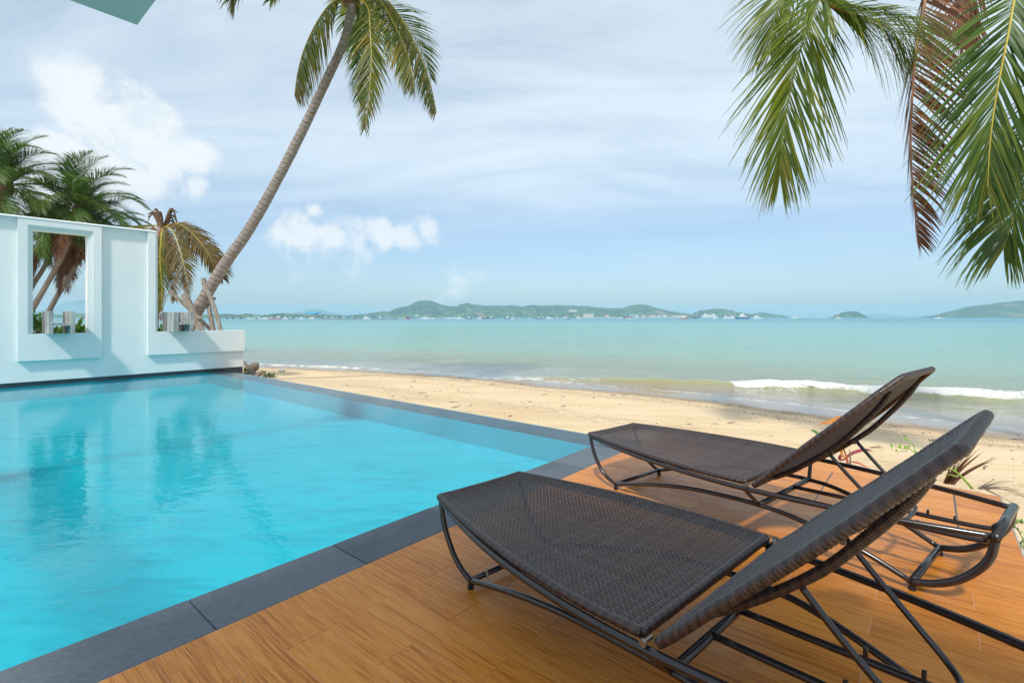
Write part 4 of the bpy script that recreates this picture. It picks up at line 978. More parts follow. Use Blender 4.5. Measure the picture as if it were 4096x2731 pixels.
blade_plant('red_leaved_plant', 'red and orange leaved plant behind the second lounger', rb, [
    ('leaf', [ZB(520, 330, d), ZB(555, 180, d), ZB(515, 145, d), ZB(450, 165, d), ZB(330, 195, d)], .045, OR),
    ('leaf', [ZB(530, 330, d + .05), ZB(580, 190, d), ZB(540, 150, d), ZB(480, 150, d)], .035, MG),
    ('leaf', [ZB(515, 340, d), ZB(440, 260, d), ZB(360, 300, d), ZB(250, 380, d)], .04, OR),
    ('leaf', [ZB(500, 380, d), ZB(400, 300, d), ZB(330, 330, d), ZB(280, 345, d)], .03, M['dryleaf']),
    ('leaf', [ZB(540, 470, d), ZB(600, 420, d), ZB(700, 390, d), ZB(770, 400, d)], .035, MG),
    ('leaf', [ZB(560, 480, d), ZB(640, 490, d), ZB(700, 515, d), ZB(735, 530, d)], .02, M['dryleaf']),
    ('leaf', [ZB(545, 460, d), ZB(520, 410, d), ZB(540, 360, d), ZB(600, 290, d)], .035, OR),
    ('leaf', [ZB(540, 470, d), ZB(500, 460, d), ZB(520, 430, d), ZB(505, 480, d)], .03, MG)],
    [('stem', [rb, ZB(560, 450, d), ZB(540, 380, d), ZB(530, 310, d)], .012, M['dryleaf']), ('stem', [ZB(590, 520, d), ZB(590, 440, d), ZB(585, 390, d)], .01, M['drift'])])
gb = ZB(365, 420, 4.6)
blade_plant('green_sprout', 'small fresh green sprout beside the red leaves', gb, [('leaf', [ZB(350, 330, 4.6), ZB(335, 300, 4.58), ZB(345, 280, 4.57), ZB(355, 300, 4.56)], .05, M['green_stem']), ('leaf', [ZB(352, 300, 4.6), ZB(330, 260, 4.6), ZB(278, 230, 4.6)], .03, M['vine']), ('leaf', [ZB(360, 310, 4.6), ZB(385, 290, 4.6), ZB(400, 300, 4.6)], .02, M['vine'])], [('stem', [gb, ZB(355, 340, 4.6), ZB(350, 300, 4.6)], .006, M['green_stem'])])
vb = ZB(1110, 420, 5.0)
blade_plant('green_creeper', 'light green creeping sprig on the sand between the two backrests', vb, [('leaf', [ZB(a, b, 5.0), ZB(a + dx * .5, b + dy * .5 - 4, 5.0), ZB(a + dx, b + dy, 5.0)], .03, M['green_stem']) for a, b, dx, dy in ((920, 375, -18, -35), (970, 375, 20, -30), (1015, 385, 15, -30), (1040, 380, 18, -25), (1020, 310, -12, -20), (1030, 305, 14, 12), (990, 380, -20, -20), (955, 385, -5, 25))],
    [('stem', [vb, ZB(1060, 385, 5.0), ZB(990, 378, 5.0), ZB(910, 350, 5.0)], .006, M['green_stem']), ('stem', [vb, ZB(1080, 350, 5.0), ZB(1020, 300, 5.0)], .006, M['green_stem']), ('stem', [ZB(1040, 400, 5.0), ZB(980, 400, 5.0), ZB(960, 425, 5.0)], .004, M['drift'])])
fb = ZB(1330, 660, 4.0); ft = thing('dry_palm_frond', 'dry brown fan of palm leaf poking up behind the front lounger', 'dry leaf', fb)
rng = random.Random(12)
for i, (x, y) in enumerate([(1400, 430), (1440, 450), (1490, 440), (1560, 400), (1610, 375), (1650, 390), (1620, 420), (1740, 445), (1750, 455), (1735, 462), (1720, 450), (1660, 490), (1600, 520), (1450, 470)]):
    b0 = ZB(1330 + i * 6, 655, 4.0); mb = MB(); mb.a = []; leaf_pts = spline([b0, ZB(lerp(1330, x, .5) + 10, lerp(655, y, .55), 4.0 + rng.uniform(-.1, .1)), ZB(x, y, 4.0 + rng.uniform(-.15, .15))], 8); vs = []; at = []
    for k, p in enumerate(leaf_pts):
        tn = (leaf_pts[min(k + 1, 7)] - leaf_pts[max(k - 1, 0)]).normalized(); s = tn.cross(Vector((.2, -1, .2))).normalized(); hw = .016 * (1 - (k / 7) ** 1.3) + .001
        vs += [p - s * hw - fb, p + s * hw - fb + Vector((0, .006, 0))]; at += [(rng.random() * .3 + .2, k / 7 * .6, 0)] * 2
    mb.add(vs, [(2 * k, 2 * k + 1, 2 * k + 3, 2 * k + 2) for k in range(7)], 0, at); mb.build('leaflet', M['leaf_b'], ft)
f2 = ZB(1590, 690, 3.75); ft2 = thing('dry_palm_frond', 'thin dry brown frond arching over the far corner of the terrace', 'dry leaf', f2)
for i, pts in enumerate([[(1590, 690), (1680, 640), (1725, 625)], [(1595, 690), (1760, 640), (1880, 637)], [(1600, 692), (1800, 680), (1952, 740)], [(1620, 690), (1820, 700), (1952, 755)], [(1640, 695), (1780, 760), (1920, 840)], [(1610, 695), (1700, 665), (1800, 655)], [(1660, 700), (1760, 690), (1952, 760)]]):
    C = spline([ZB(x, y, 3.75 + .03 * i) - f2 for x, y in pts], 12); mb = MB(); mb.tube(C, [lerp(.006, .0015, k / 11) for k in range(12)], 5); mb.build('leaflet', M['drift'], ft2)
g2 = ZB(1545, 690, 3.9); blade_plant('green_stalk', 'bright green bent stalk beside the dry fan of palm leaf', g2, [('leaf', [ZB(1420, 560, 3.9), ZB(1415, 540, 3.9), ZB(1425, 525, 3.9)], .018, M['green_stem'])], [('stem', [g2, ZB(1500, 640, 3.9), ZB(1430, 570, 3.9), ZB(1365, 530, 3.9)], .011, M['green_stem']), ('stem', [ZB(1430, 600, 3.9), ZB(1380, 585, 3.9), ZB(1330, 582, 3.9)], .005, M['green_stem'])])
v2 = ZB(1900, 1010, 3.1)
ls = []; rng = random.Random(31); path = [(1835, 900), (1880, 930), (1952, 960)], [(1835, 980), (1890, 1000), (1930, 1060), (1960, 1120)], [(1880, 1085), (1930, 1130), (1960, 1190)], [(1850, 985), (1900, 960), (1952, 950)]
for p in path:
    for k in range(6):
        f = (k + .5) / 6; q = spline([(a, b, 0) for a, b in p], 13)[int(f * 12)]; a, b = q.x, q.y; an = rng.uniform(0, 6.28); l = rng.uniform(18, 34)
        ls.append(('leaf', [ZB(a, b, 3.12), ZB(a + math.cos(an) * l * .5, b + math.sin(an) * l * .5 - 5, 3.1), ZB(a + math.cos(an) * l, b + math.sin(an) * l, 3.12)], .022, M['vine'] if k % 3 else M['green_stem']))
blade_plant('green_vine', 'green vine creeping over the sand at the right edge of the terrace', v2, ls, [('stem', [ZB(a, b, 3.12) for a, b in p], .004, M['vine']) for p in path])

# bits washed up on the sand
rng = random.Random(44); used = []
def scatter(n, dmin, dmax, vmin, vmax):
    out = []
    while len(out) < n:
        v_ = rng.uniform(vmin, vmax); us = shore_u(v_); u_ = us - rng.uniform(dmin, dmax)
        if u_ < 4.75 or (v_ < 2.6 and u_ < 5.1): continue
        p = U * u_ + V * v_; out.append(ground(p.x, p.y))
    return out
for i, p in enumerate(scatter(34, 1.4, 8.5, -3.0, 12.5)):
    a = rng.uniform(-.5, .9); l = rng.uniform(.08, .30); mb = MB(); q = Vector((math.cos(a), math.sin(a), 0))
    mb.tube(spline([-q * l * .5 + Vector((0, 0, .006)), Vector((rng.uniform(-.02, .02), rng.uniform(-.02, .02), .016)), q * l * .5 + Vector((0, 0, .008))], 8), [.004, .007, .009, .009, .008, .007, .005, .003], 5)
    o = mb.build('twig', M['drift'], None, True, p); tag(o, 'small dark twig washed up on the dry sand', 'twig', 'twigs washed up on the sand')
for i, p in enumerate(scatter(40, 1.3, 8.5, -3.0, 13)):
    mb = MB(); r = rng.uniform(.012, .034); mb.ball((0, 0, r * .35), (r, r * rng.uniform(.6, 1), r * .6), 8, 5, 0, .5); o = mb.build('pebble', M['stone'] if i % 4 else M['dryleaf'], None, True, p)
    tag(o, 'small dark pebble lying on the dry sand' if i % 4 else 'small reddish fragment lying on the dry sand', 'pebble', 'pebbles on the sand')
p = on_sand(648, 854); mb = MB(); mb.ball((0, 0, .05), (.13, .08, .07), 12, 8, 0, .3); tag(mb.build('stone', M['shell'], None, True, p), 'white stone lying on the sand past the far pool corner', 'stone')
mb = MB()
for p in scatter(3600, .9, 2.6, -3.5, 22) + scatter(1500, 2.6, 9, -3.5, 15):
    r = rng.uniform(.004, .013) * (1 if rng.random() < .9 else 1.7); mb.ball(p + Vector((0, 0, r * .3)), (r, r, r * .5), 5, 3)
tag(mb.build('beach_grit', M['stone']), 'line of shell grit and gravel along the high-water mark', 'grit', kind='stuff')

# ------------------------------------------------------------------ far shore: hills, pier, houses and boats
def hill(name, label, sil, D, depth, seed, amp=4.0, step=7.0):
    xs = [(a - CX) / F * D for a, b in sil]; hs = [H + (YH - b) / F * D + 1.0 for a, b in sil]
    nx = min(420, int((xs[-1] - xs[0]) / step)); nd = 26; vs = []
    for j in range(nd + 1):
        t = j / nd; cr = abs(math.sin(math.pi * t)) ** .75
        for i in range(nx + 1):
            x = lerp(xs[0], xs[-1], i / nx); q = interp(x, xs, hs)
            wob = 1 + .25 * mnoise.noise(Vector((x / 170, t * 3, seed))) * (1 - cr)
            z = q * min(1, cr * wob) - 1.5
            if cr > .02: z += amp * (mnoise.noise(Vector((x / 16, t * depth / 16, seed))) * .7 + abs(mnoise.noise(Vector((x / 7, t * depth / 7, seed + 3)))) * .8 - .5) * min(1, q / (amp * 2.5))
            yy = D + (t - .5) * depth
            vs.append((x * (1 if t > .5 else lerp(1, D / D, 0)), yy, z))
    n = nx + 1; mb = MB(); mb.add(vs, [(j * n + i, j * n + i + 1, (j + 1) * n + i + 1, (j + 1) * n + i) for j in range(nd) for i in range(nx)])
    return struct(mb.build(name, M['hill'], None, True), label, 'hill')
hill('hill', 'long green forested hill across the bay', [(1380, 1268), (1421, 1258), (1476, 1253.5), (1521, 1247), (1538, 1244), (1561, 1247), (1595, 1230), (1638, 1221.6), (1672, 1203.6), (1701, 1200), (1723, 1201.5), (1765, 1217), (1795, 1223.8), (1829, 1223.8), (1841, 1216), (1869, 1211), (1894, 1217), (1948, 1222), (2033, 1220.6), (2050, 1219), (2086, 1225), (2122, 1219), (2171, 1222), (2213, 1219.5), (2288, 1220.6), (2353, 1223.8), (2385, 1229), (2449, 1233), (2491, 1231), (2534, 1218.5), (2572, 1215.7), (2619, 1230), (2661, 1241), (2725, 1251), (2768, 1259), (2790, 1269)], 3200, 520, 1, 5)
hill('hill', 'rounded wooded headland behind the white ferries', [(2760, 1268), (2775, 1257), (2796, 1241), (2827, 1237), (2878, 1233), (2914, 1237), (2939, 1246), (2975, 1251), (3013, 1256.5), (3030, 1269)], 3300, 300, 2, 5)
hill('hill', 'low wooded point with pale houses right of the headland', [(2980, 1266), (3010, 1256), (3046, 1247.6), (3077, 1252.7), (3115, 1257.8), (3131, 1263), (3140, 1269.5)], 3900, 300, 3, 5)
hill('islet', 'small dome-shaped wooded islet near the centre right', [(3340, 1269), (3354, 1261.5), (3374, 1248.7), (3401, 1243), (3418, 1244), (3435, 1256), (3447, 1269.4)], 2600, 150, 4, 3.5, 4)
hill('island', 'large green island rising at the right edge', [(3808, 1269.3), (3820, 1265), (3835, 1256), (3875, 1246), (3909, 1229), (3943, 1217.5), (3994, 1213.5), (4028, 1207), (4096, 1200), (4250, 1188), (4450, 1205), (4650, 1245), (4750, 1269)], 2700, 600, 5, 5)
hill('hill', 'very faint blue land low on the right horizon', [(3400, 1268.8), (3442, 1261), (3503, 1257), (3571, 1258), (3615, 1261.5), (3660, 1263), (3736, 1268.8)], 8500, 700, 6, 6, 20)
hill('hill', 'faint blue hill behind the round pier pavilion', [(1150, 1264), (1185, 1251), (1200, 1246), (1219, 1248), (1234, 1238), (1264, 1233), (1285, 1238), (1313, 1248), (1328, 1247.6), (1360, 1257), (1440, 1268.5)], 7500, 900, 7, 6, 20)
hill('hill', 'pale blue mountain seen through the framed opening', [(60, 1266), (150, 1255), (213, 1239), (272, 1215), (326, 1201), (380, 1198), (450, 1215), (560, 1240), (700, 1265)], 8200, 1100, 8, 6, 20)
hill('coast', 'low wooded mainland coast behind the marina', [(-500, 1256), (-200, 1254), (0, 1256), (250, 1257), (300, 1252), (335, 1251), (420, 1256), (700, 1257), (870, 1257), (905, 1254), (960, 1257), (990, 1253), (1050, 1260), (1090, 1254), (1130, 1251), (1145, 1251), (1170, 1255), (1230, 1254), (1300, 1258), (1380, 1261), (1460, 1262), (1500, 1269)], 2000, 120, 9, 3.2, 4.5)

CM = {}
def cmat(c, rough=.45):
    k = tuple(round(x, 3) for x in c)
    if k not in CM: CM[k] = plain('paint_%d' % len(CM), c, rough, .06, .6)
    return CM[k]
WH, BL_, RD, YL, BR, NV, GR = (.80, .80, .78), (.05, .13, .30), (.55, .04, .03), (.75, .48, .03), (.26, .11, .06), (.03, .05, .10), (.35, .36, .37)
GLASS = cmat((.04, .06, .08), .15)
def hull_mb(L, B, Hh, sheer=.35, bow=.28):
    mb = MB(); n = 9; vs = []
    for i in range(n):
        t = i / (n - 1); w = B * .5 * (1 - max(0, (t - (1 - bow * 1.6)) / (bow * 1.6)) ** 2) * (.9 + .1 * min(1, t * 4)); z = Hh * (1 + sheer * max(0, t - .35) ** 1.5 * 1.6)
        x = (t - .5) * L; k = .05 * L * max(0, t - .7) / .3
        vs += [(x - k * .9, -w * .72, -.4), (x - k * .9, w * .72, -.4), (x + k * .2, w, z), (x + k * .2, -w, z)]
    fs = [(0, 1, 2, 3), tuple(4 * (n - 1) + q for q in (3, 2, 1, 0))]
    for i in range(n - 1):
        for q in range(4): fs.append((4 * i + q, 4 * i + 4 + q, 4 * i + 4 + (q + 1) % 4, 4 * i + (q + 1) % 4))
    mb.add(vs, fs); return mb
def cabin_mb(x0, x1, w, z0, z1, rake=.25):
    mb = MB(); h = z1 - z0; r = rake * h
    mb.hexa([Vector(p) for p in ((x0, -w / 2, z0), (x1, -w / 2, z0), (x1, w / 2, z0), (x0, w / 2, z0), (x0 + r * .3, -w * .45, z1), (x1 - r * 1.4, -w * .45, z1), (x1 - r * 1.4, w * .45, z1), (x0 + r * .3, w * .45, z1))]); return mb
def boat(name, label, sx0, sx1, sy, kind, hullc=WH, cabc=WH, flip=1, mast=(), group='boats moored in the bay', cover=None):
    D = min(2.2 * F / max(sy - YH, 2.6), 1650); c = S2W((sx0 + sx1) / 2, sy, D); c.z = -1.0; L = (sx1 - sx0) / F * D
    t = thing(name, label, 'boat', c, 0 if flip > 0 else math.pi, group)
    B = L * .26; Hh = L * (.115 if kind not in ('sail', 'ferry') else .10 if kind == 'sail' else .07)
    hull_mb(L, B, Hh).build('hull', cmat(hullc), t)
    if kind in ('yacht', 'tug', 'dive'):
        h1 = L * .115; z = Hh
        cabin_mb(-L * .36, L * .22, B * .8, z, z + h1, .9).build('cabin', cmat(cabc), t)
        mb = MB(); mb.box((-L * .30, -B * .415, z + h1 * .42), (L * .10, B * .415, z + h1 * .78)); mb.build('window_band', GLASS, t)
        if kind != 'tug': cabin_mb(-L * .30, L * .08, B * .7, z + h1, z + h1 + L * .075, .8).build('flybridge', cmat(cabc), t)
        if kind == 'dive':
            for q in (-.28, .06):
                mb = MB(); mb.tube([(L * q, 0, z + h1), (L * q, 0, z + h1 + L * .10)], L * .008, 5); mb.build('post', cmat(cabc), t)
            mb = MB(); mb.box((-L * .34, -B * .42, z + h1 + L * .095), (L * .12, B * .42, z + h1 + L * .115)); mb.build('canopy', cmat(cover or cabc), t)
        if kind == 'tug': cabin_mb(-L * .16, L * .14, B * .6, z + h1, z + h1 + L * .14, .3).build('wheelhouse', cmat(cabc), t)
        mb = MB(); mb.tube([(-L * .1, 0, z + h1), (-L * .12, 0, z + h1 + L * .17)], L * .006, 4); mb.build('aerial', cmat(GR), t)
    elif kind == 'sail':
        cabin_mb(-L * .2, L * .18, B * .6, Hh, Hh + L * .10, 1.0).build('cabin', cmat(cabc), t)
        mb = MB(); mb.box((-L * .14, -B * .305, Hh + L * .025), (L * .08, B * .305, Hh + L * .05)); mb.build('window_band', GLASS, t)
        mb = MB(); mb.tube([(L * .05, 0, Hh + L * .15), (-L * .38, 0, Hh + L * .15)], L * .024, 6); mb.build('boom', cmat(cover or GR), t)
    elif kind == 'ferry':
        for k, (a, b) in enumerate(((-.47, .40), (-.45, .34), (-.40, .26))):
            z0 = Hh + k * L * .045; cabin_mb(L * a, L * b, B * .86 - k * .4, z0, z0 + L * .043, .3).build('deck_house', cmat(cabc), t)
            for i in range(14):
                x = lerp(L * a + 1, L * b - 3, i / 13); mb = MB(); mb.box((x, -B * .44 - .05, z0 + L * .016), (x + L * .018, B * .44 + .05, z0 + L * .030)); mb.build('window', GLASS, t)
        cabin_mb(L * .18, L * .28, B * .5, Hh + L * .13, Hh + L * .19, .2).build('bridge', cmat(WH), t); cabin_mb(-L * .32, -L * .24, B * .3, Hh + L * .13, Hh + L * .22, .2).build('funnel', cmat(cover or WH), t)
    elif kind == 'row':
        mb = MB(); mb.box((-L * .1, -B * .3, Hh * .6), (L * .02, B * .3, Hh * .8)); mb.build('thwart', cmat(GR), t)
    for mx, hpx in mast:
        hh = hpx / F * D; x = (mx - (sx0 + sx1) / 2) / F * D * flip; mb = MB(); mb.tube([(x, 0, Hh * .9), (x, 0, hh)], [max(.20, L * .014), max(.12, L * .008)], 6); m_ = mb.build('mast', cmat((.75, .75, .73)), t)
        mb = MB(); mb.tube([(x, 0, hh * .97), (L * .46, 0, Hh)], .035, 4); mb.build('forestay', cmat(GR), t)
    return t
a = lambda x: 860 + x / 4.704
b_ = lambda x: 1340 + x / 4.704
c_ = lambda x: 1820 + x / 4.704
d_ = lambda x: 2300 + x / 4.704
e_ = lambda x: 2720 + x / 3.92
f_ = lambda x: 3300 + x / 2.955
MG_ = 'boats at the marina pier'
boat('motor_yacht', 'leftmost clear white motor boat at the marina, right of the props', a(595), a(690), 1276, 'yacht', group=MG_)
boat('sailing_boat', 'white sailing boat with a thick tall mast in the marina row', a(690), a(760), 1275.6, 'sail', mast=((a(722), 36),), group=MG_)
boat('sailing_boat', 'blue-covered sailing boat next to the thick-masted boat in the marina', a(760), a(815), 1275.6, 'sail', BL_, mast=((a(767), 37),), cover=(.06, .2, .5), group=MG_)
boat('motor_yacht', 'small white cabin boat left of the red-hulled tour boat in the marina', a(820), a(892), 1276, 'yacht', group=MG_)
boat('motor_yacht', 'white marina boat just left of the red-hulled one', a(903), a(1005), 1276, 'yacht', mast=((a(985), 30),), group=MG_)
boat('tour_boat', 'red-hulled white tour boat in the marina row', a(1012), a(1122), 1276, 'yacht', RD, WH, group=MG_)
boat('tour_boat', 'largest double-decked white boat in the marina row', a(1100), a(1255), 1275.2, 'dive', RD, WH, -1, group=MG_)
boat('tour_boat', 'white boat under a high arched canopy in the marina', a(1275), a(1380), 1275.8, 'dive', mast=((a(1335), 34),), group=MG_)
boat('tour_boat', 'navy-hulled white boat left of the round pavilion', a(1380), a(1482), 1275.8, 'yacht', NV, WH, group=MG_)
boat('motor_yacht', 'white motor yacht in front of the left end of the pavilion', a(1585), a(1690), 1275.6, 'yacht', group=MG_)
boat('motor_yacht', 'white motor yacht in front of the pavilion columns', a(1755), a(1875), 1275.4, 'yacht', flip=-1, group=MG_)
boat('motor_yacht', 'white boat right of the pavilion among blue canopies', a(2185), a(2262), 1273.6, 'yacht', group=MG_)
for i, x in enumerate((905, 935, 1010, 1180, 1200)):
    boat('sailing_boat', 'small sailing boat tucked among the crowded marina masts', x, x + 11, 1272.4, 'sail', mast=((x + 5, 20 + i % 3 * 4),), group='small sailing boats in the marina')
for i, x in enumerate((1316, 1345, 1372, 1398, 1425, 1458, 1486, 1512, 1540, 1552)):
    boat('sailing_boat', 'sailing boat moored behind the long dark jetty', x, x + 12, 1272.0, 'sail', mast=((x + 6, 17 + (i * 7) % 9),), group='sailing boats behind the jetty')
boat('motor_yacht', 'white motor yacht in front of the long dark jetty', b_(528), b_(675), 1276, 'dive', group=MG_)
boat('work_boat', 'bright yellow boat near the end of the jetty', b_(1257), b_(1350), 1273.2, 'yacht', YL, YL, -1, ((b_(1300), 18),))
boat('work_boat', 'bright red boat beside the yellow one', b_(1322), b_(1440), 1275.2, 'yacht', RD, (.12, .05, .06), 1, ((b_(1375), 26),))
boat('row_boat', 'small open boat off the end of the dark jetty', b_(1100), b_(1140), 1275.8, 'row', BR)
boat('row_boat', 'small dark open boat right of the red boat', b_(1445), b_(1482), 1275.6, 'row', GR)
boat('motor_yacht', 'white tour boat at the left of the trio under the bare hill scar', b_(1595), b_(1700), 1275.0, 'dive', WH, WH, -1, ((b_(1692), 20),))
boat('motor_yacht', 'middle white boat of the trio under the bare hill scar', b_(1665), b_(1805), 1276.2, 'yacht', mast=((b_(1772), 21),))
boat('motor_yacht', 'right white boat of the trio under the bare hill scar', b_(1800), b_(1882), 1275.2, 'yacht')
boat('motor_yacht', 'white boat at the left of the masted cluster before the hill', b_(2040), b_(2112), 1272.6, 'yacht', mast=((b_(2100), 18),))
boat('motor_yacht', 'white boat in the middle of the masted cluster before the hill', b_(2115), b_(2225), 1274.8, 'yacht', mast=((b_(2222), 16),))
boat('sailing_boat', 'tallest-masted boat of the cluster left of the blue-black tug', b_(2200), b_(2312), 1275.0, 'sail', mast=((b_(2237), 32), (b_(2262), 20)))
boat('motor_yacht', 'white boat with twin masts just left of the tug', c_(28), c_(160), 1276, 'yacht', mast=((c_(56), 20),))
boat('tug_boat', 'stubby tug with navy hull and tall white wheelhouse', c_(213), c_(322), 1274.6, 'tug', NV, WH, 1, ((c_(266), 17),))
boat('tour_boat', 'brown and white open-decked boat right of the tug', c_(350), c_(408), 1274.6, 'dive', BR, WH, -1, cover=BL_)
boat('motor_yacht', 'plain white yacht left of the yellow-topped tour boat', c_(405), c_(502), 1274.9, 'yacht', flip=-1)
boat('tour_boat', 'yellow-topped tour boat with navy hull', c_(508), c_(642), 1274.3, 'dive', NV, (.8, .6, .25), 1, cover=YL)
boat('motor_yacht', 'white yacht with navy hull right of the yellow-topped boat', c_(635), c_(742), 1274.2, 'yacht', NV, WH, 1, ((c_(700), 18),))
boat('row_boat', 'long low blue-grey boat right of the yellow-topped boat', c_(760), c_(862), 1272.6, 'row', (.15, .25, .35))
boat('tour_boat', 'brown double-decked dive boat in the middle of the bay', c_(918), c_(1032), 1272.6, 'dive', BR, WH, -1)
boat('motor_yacht', 'blue-hulled boat in front of the brown dive boat', c_(943), c_(1040), 1275.2, 'yacht', BL_, WH)
boat('motor_yacht', 'white masted boat right of the brown dive boat', c_(1040), c_(1127), 1274.6, 'yacht', mast=((c_(1100), 20),))
boat('sailing_boat', 'tiny sailing boat alone below the pale hillside patch', c_(1175), c_(1216), 1272.0, 'sail', mast=((c_(1198), 15),))
boat('sailing_boat', 'white sailing boat below the two orange hillside roofs', c_(1358), c_(1420), 1272.0, 'sail', mast=((c_(1390), 19),))
boat('tour_boat', 'wooden brown boat left of a blue-hulled one', c_(1485), c_(1578), 1273.2, 'dive', BR, (.5, .33, .2), -1, ((c_(1557), 16),))
boat('motor_yacht', 'blue-hulled boat overlapping the wooden brown one', c_(1542), c_(1652), 1275.4, 'yacht', BL_, WH)
boat('motor_yacht', 'white yacht with navy hull behind the blue-hulled boat', c_(1625), c_(1710), 1274.4, 'yacht', NV, WH, 1, ((c_(1632), 20),))
boat('motor_yacht', 'long plain white yacht left of the yellow-sailed boat', c_(1708), c_(1848), 1275.0, 'yacht')
boat('sailing_boat', 'sailing boat with a yellow sail cover', c_(1890), c_(1960), 1272.4, 'sail', mast=((c_(1917), 23),), cover=YL)
boat('motor_yacht', 'white yacht below the houses on the wooded slope', c_(2010), c_(2105), 1272.6, 'yacht', flip=-1)
boat('motor_yacht', 'navy-hulled boat below the houses on the wooded slope', c_(2055), c_(2167), 1275.4, 'yacht', BL_, WH, 1, ((c_(2090), 23),))
boat('tour_boat', 'long red-brown boat left of the cream hotel', c_(2232), d_(140), 1271.8, 'dive', BR, (.5, .22, .14), -1, ((c_(2260), 20),))
boat('motor_yacht', 'small white boat in front of the red-brown one', c_(2270), d_(135), 1273.4, 'yacht')
boat('motor_yacht', 'small white boat left of the red-brown schooner', d_(828), d_(903), 1273.2, 'yacht', flip=-1)
boat('schooner', 'red-brown two-masted schooner off the shore houses', d_(908), d_(1092), 1272.2, 'sail', (.30, .07, .05), BR, 1, ((d_(965), 30), (d_(1035), 30)))
boat('motor_yacht', 'white boat in front of the red-brown schooner', d_(958), d_(1086), 1275.6, 'sail')
boat('sailing_boat', 'tiny white sailing boat below the shore houses', d_(672), d_(700), 1271.6, 'sail', mast=((d_(687), 9),))
boat('motor_yacht', 'red-hulled white speedboat right of the shore houses', d_(1985), d_(2138), 1275.2, 'tug', RD, WH, 1, ((d_(2115), 32),))
boat('schooner', 'dark two-masted schooner left of the ferries', d_(2200), d_(2327), 1272.6, 'sail', NV, NV, 1, ((d_(2235), 24), (d_(2288), 29)))
boat('ferry', 'biggest white passenger ferry with three decks', e_(342), e_(602), 1271.4, 'ferry', WH, WH, 1, cover=(.8, .8, .78))
boat('motor_yacht', 'small white tender in front of the biggest ferry', e_(512), e_(602), 1275.2, 'yacht')
boat('ferry', 'second white ferry with a raked bow, right of the biggest', e_(680), e_(870), 1275.2, 'ferry', WH, WH, 1, ((e_(863), 41), (e_(797), 28)))
boat('landing_boat', 'low blue-hulled boat at the bow of the second ferry', e_(862), e_(1075), 1275.6, 'tug', BL_, WH, -1)
boat('motor_yacht', 'white fishing yacht alone right of the ferries', e_(1143), e_(1298), 1274.8, 'yacht')
boat('sailing_boat', 'white two-masted yacht alone on the open horizon', e_(1733), e_(1880), 1273.2, 'sail', mast=((e_(1770), 30), (e_(1826), 38)))
boat('sailing_boat', 'white catamaran with an orange cover beside the islet', f_(116), f_(200), 1274.8, 'sail', mast=((f_(153), 29),), cover=(.8, .35, .03))
boat('sailing_boat', 'white sailing boat left of the large right island', f_(1297), f_(1400), 1274.8, 'sail', mast=((f_(1340), 30),), cover=NV, flip=-1)
boat('sailing_boat', 'speck of a white boat left of the islet', f_(8), f_(18), 1270.6, 'sail', mast=((f_(13), 4),))

# pier, round pavilion, jetty
def boxthing(name, label, cat, parts, c):
    t = thing(name, label, cat, c)
    for nm, mb, mat in parts: mb.build(nm, mat, t)
    return t
PD = 760
px = lambda s: (s - CX) / F * PD
pz = lambda y: H + (YH - y) / F * PD
c0 = Vector((px(1000), PD, -1)); t = thing('pier', 'long pile-supported pier running in from the left to the marina', 'pier', c0)
mb = MB(); mb.box((px(300) - c0.x, -3, pz(1269.6) + 1), (px(975) - c0.x, 3, pz(1267.6) + 1)); mb.build('walkway', cmat((.30, .22, .19)), t)
for s in (330, 372, 414, 640, 690, 740, 790, 835, 875, 908, 934, 964):
    mb = MB(); mb.box((px(s) - c0.x - .7, -2, -1), (px(s) - c0.x + .7, 2, pz(1269.6) + 1)); mb.build('pile', cmat((.22, .16, .14)), t)
JD = 720; jx = lambda s: (s - CX) / F * JD; jz = lambda y: H + (YH - y) / F * JD
c0 = Vector((jx(1450), JD, -1)); t = thing('jetty', 'long low dark jetty right of the round pavilion', 'jetty', c0)
mb = MB(); mb.box((jx(1290) - c0.x, -4, jz(1275.6) + 1), (jx(1588) - c0.x, 4, jz(1272.6) + 1)); mb.build('walkway', cmat((.16, .15, .14)), t)
for s in range(1296, 1588, 12):
    mb = MB(); mb.box((jx(s) - c0.x - .4, -4.3, -.8), (jx(s) - c0.x + .4, -3.4, jz(1273) + 1)); mb.build('pile', cmat((.12, .11, .10)), t)
for s in (1361, 1420, 1494):
    g = thing('dark_gate', {1361: 'leftmost dark gate frame standing on the jetty', 1420: 'middle dark gate frame standing on the jetty', 1494: 'rightmost dark gate frame standing on the jetty'}[s], 'gate', Vector((jx(s), JD, jz(1272.6))))
    for q in (-1, 1):
        mb = MB(); mb.box((q * 1.5 - .35, -.4, 0), (q * 1.5 + .35, .4, 3.2)); mb.build('post', cmat(NV), g)
    mb = MB(); mb.box((-1.85, -.39, 2.7), (1.85, .39, 3.4)); mb.build('lintel', cmat(NV), g)
VD = 900; vx = lambda s: (s - CX) / F * VD; vz = lambda y: H + (YH - y) / F * VD
c0 = Vector((vx(1250.5), VD, -1)); t = thing('pavilion', 'round pier pavilion with a wide tilted blue disc roof', 'building', c0); W_ = vx(1281) - vx(1220)
mb = MB(); n = 32; R = W_ / 2; z0 = vz(1251.5) + 1; vs = []
for r_, dz in ((R, 0), (R * 1.0, .35), (R * .55, 1.2), (.2, 1.6)):
    for i in range(n): q = 2 * math.pi * i / n; vs.append((r_ * math.cos(q), r_ * math.sin(q), z0 + dz + 2.2 * math.sin(q) * r_ / R))
mb.add(vs, [tuple(range(n - 1, -1, -1))] + [(j * n + i, j * n + (i + 1) % n, (j + 1) * n + (i + 1) % n, (j + 1) * n + i) for j in range(3) for i in range(n)] + [tuple(3 * n + i for i in range(n))]); mb.build('roof', cmat((.02, .32, .52)), t, True)
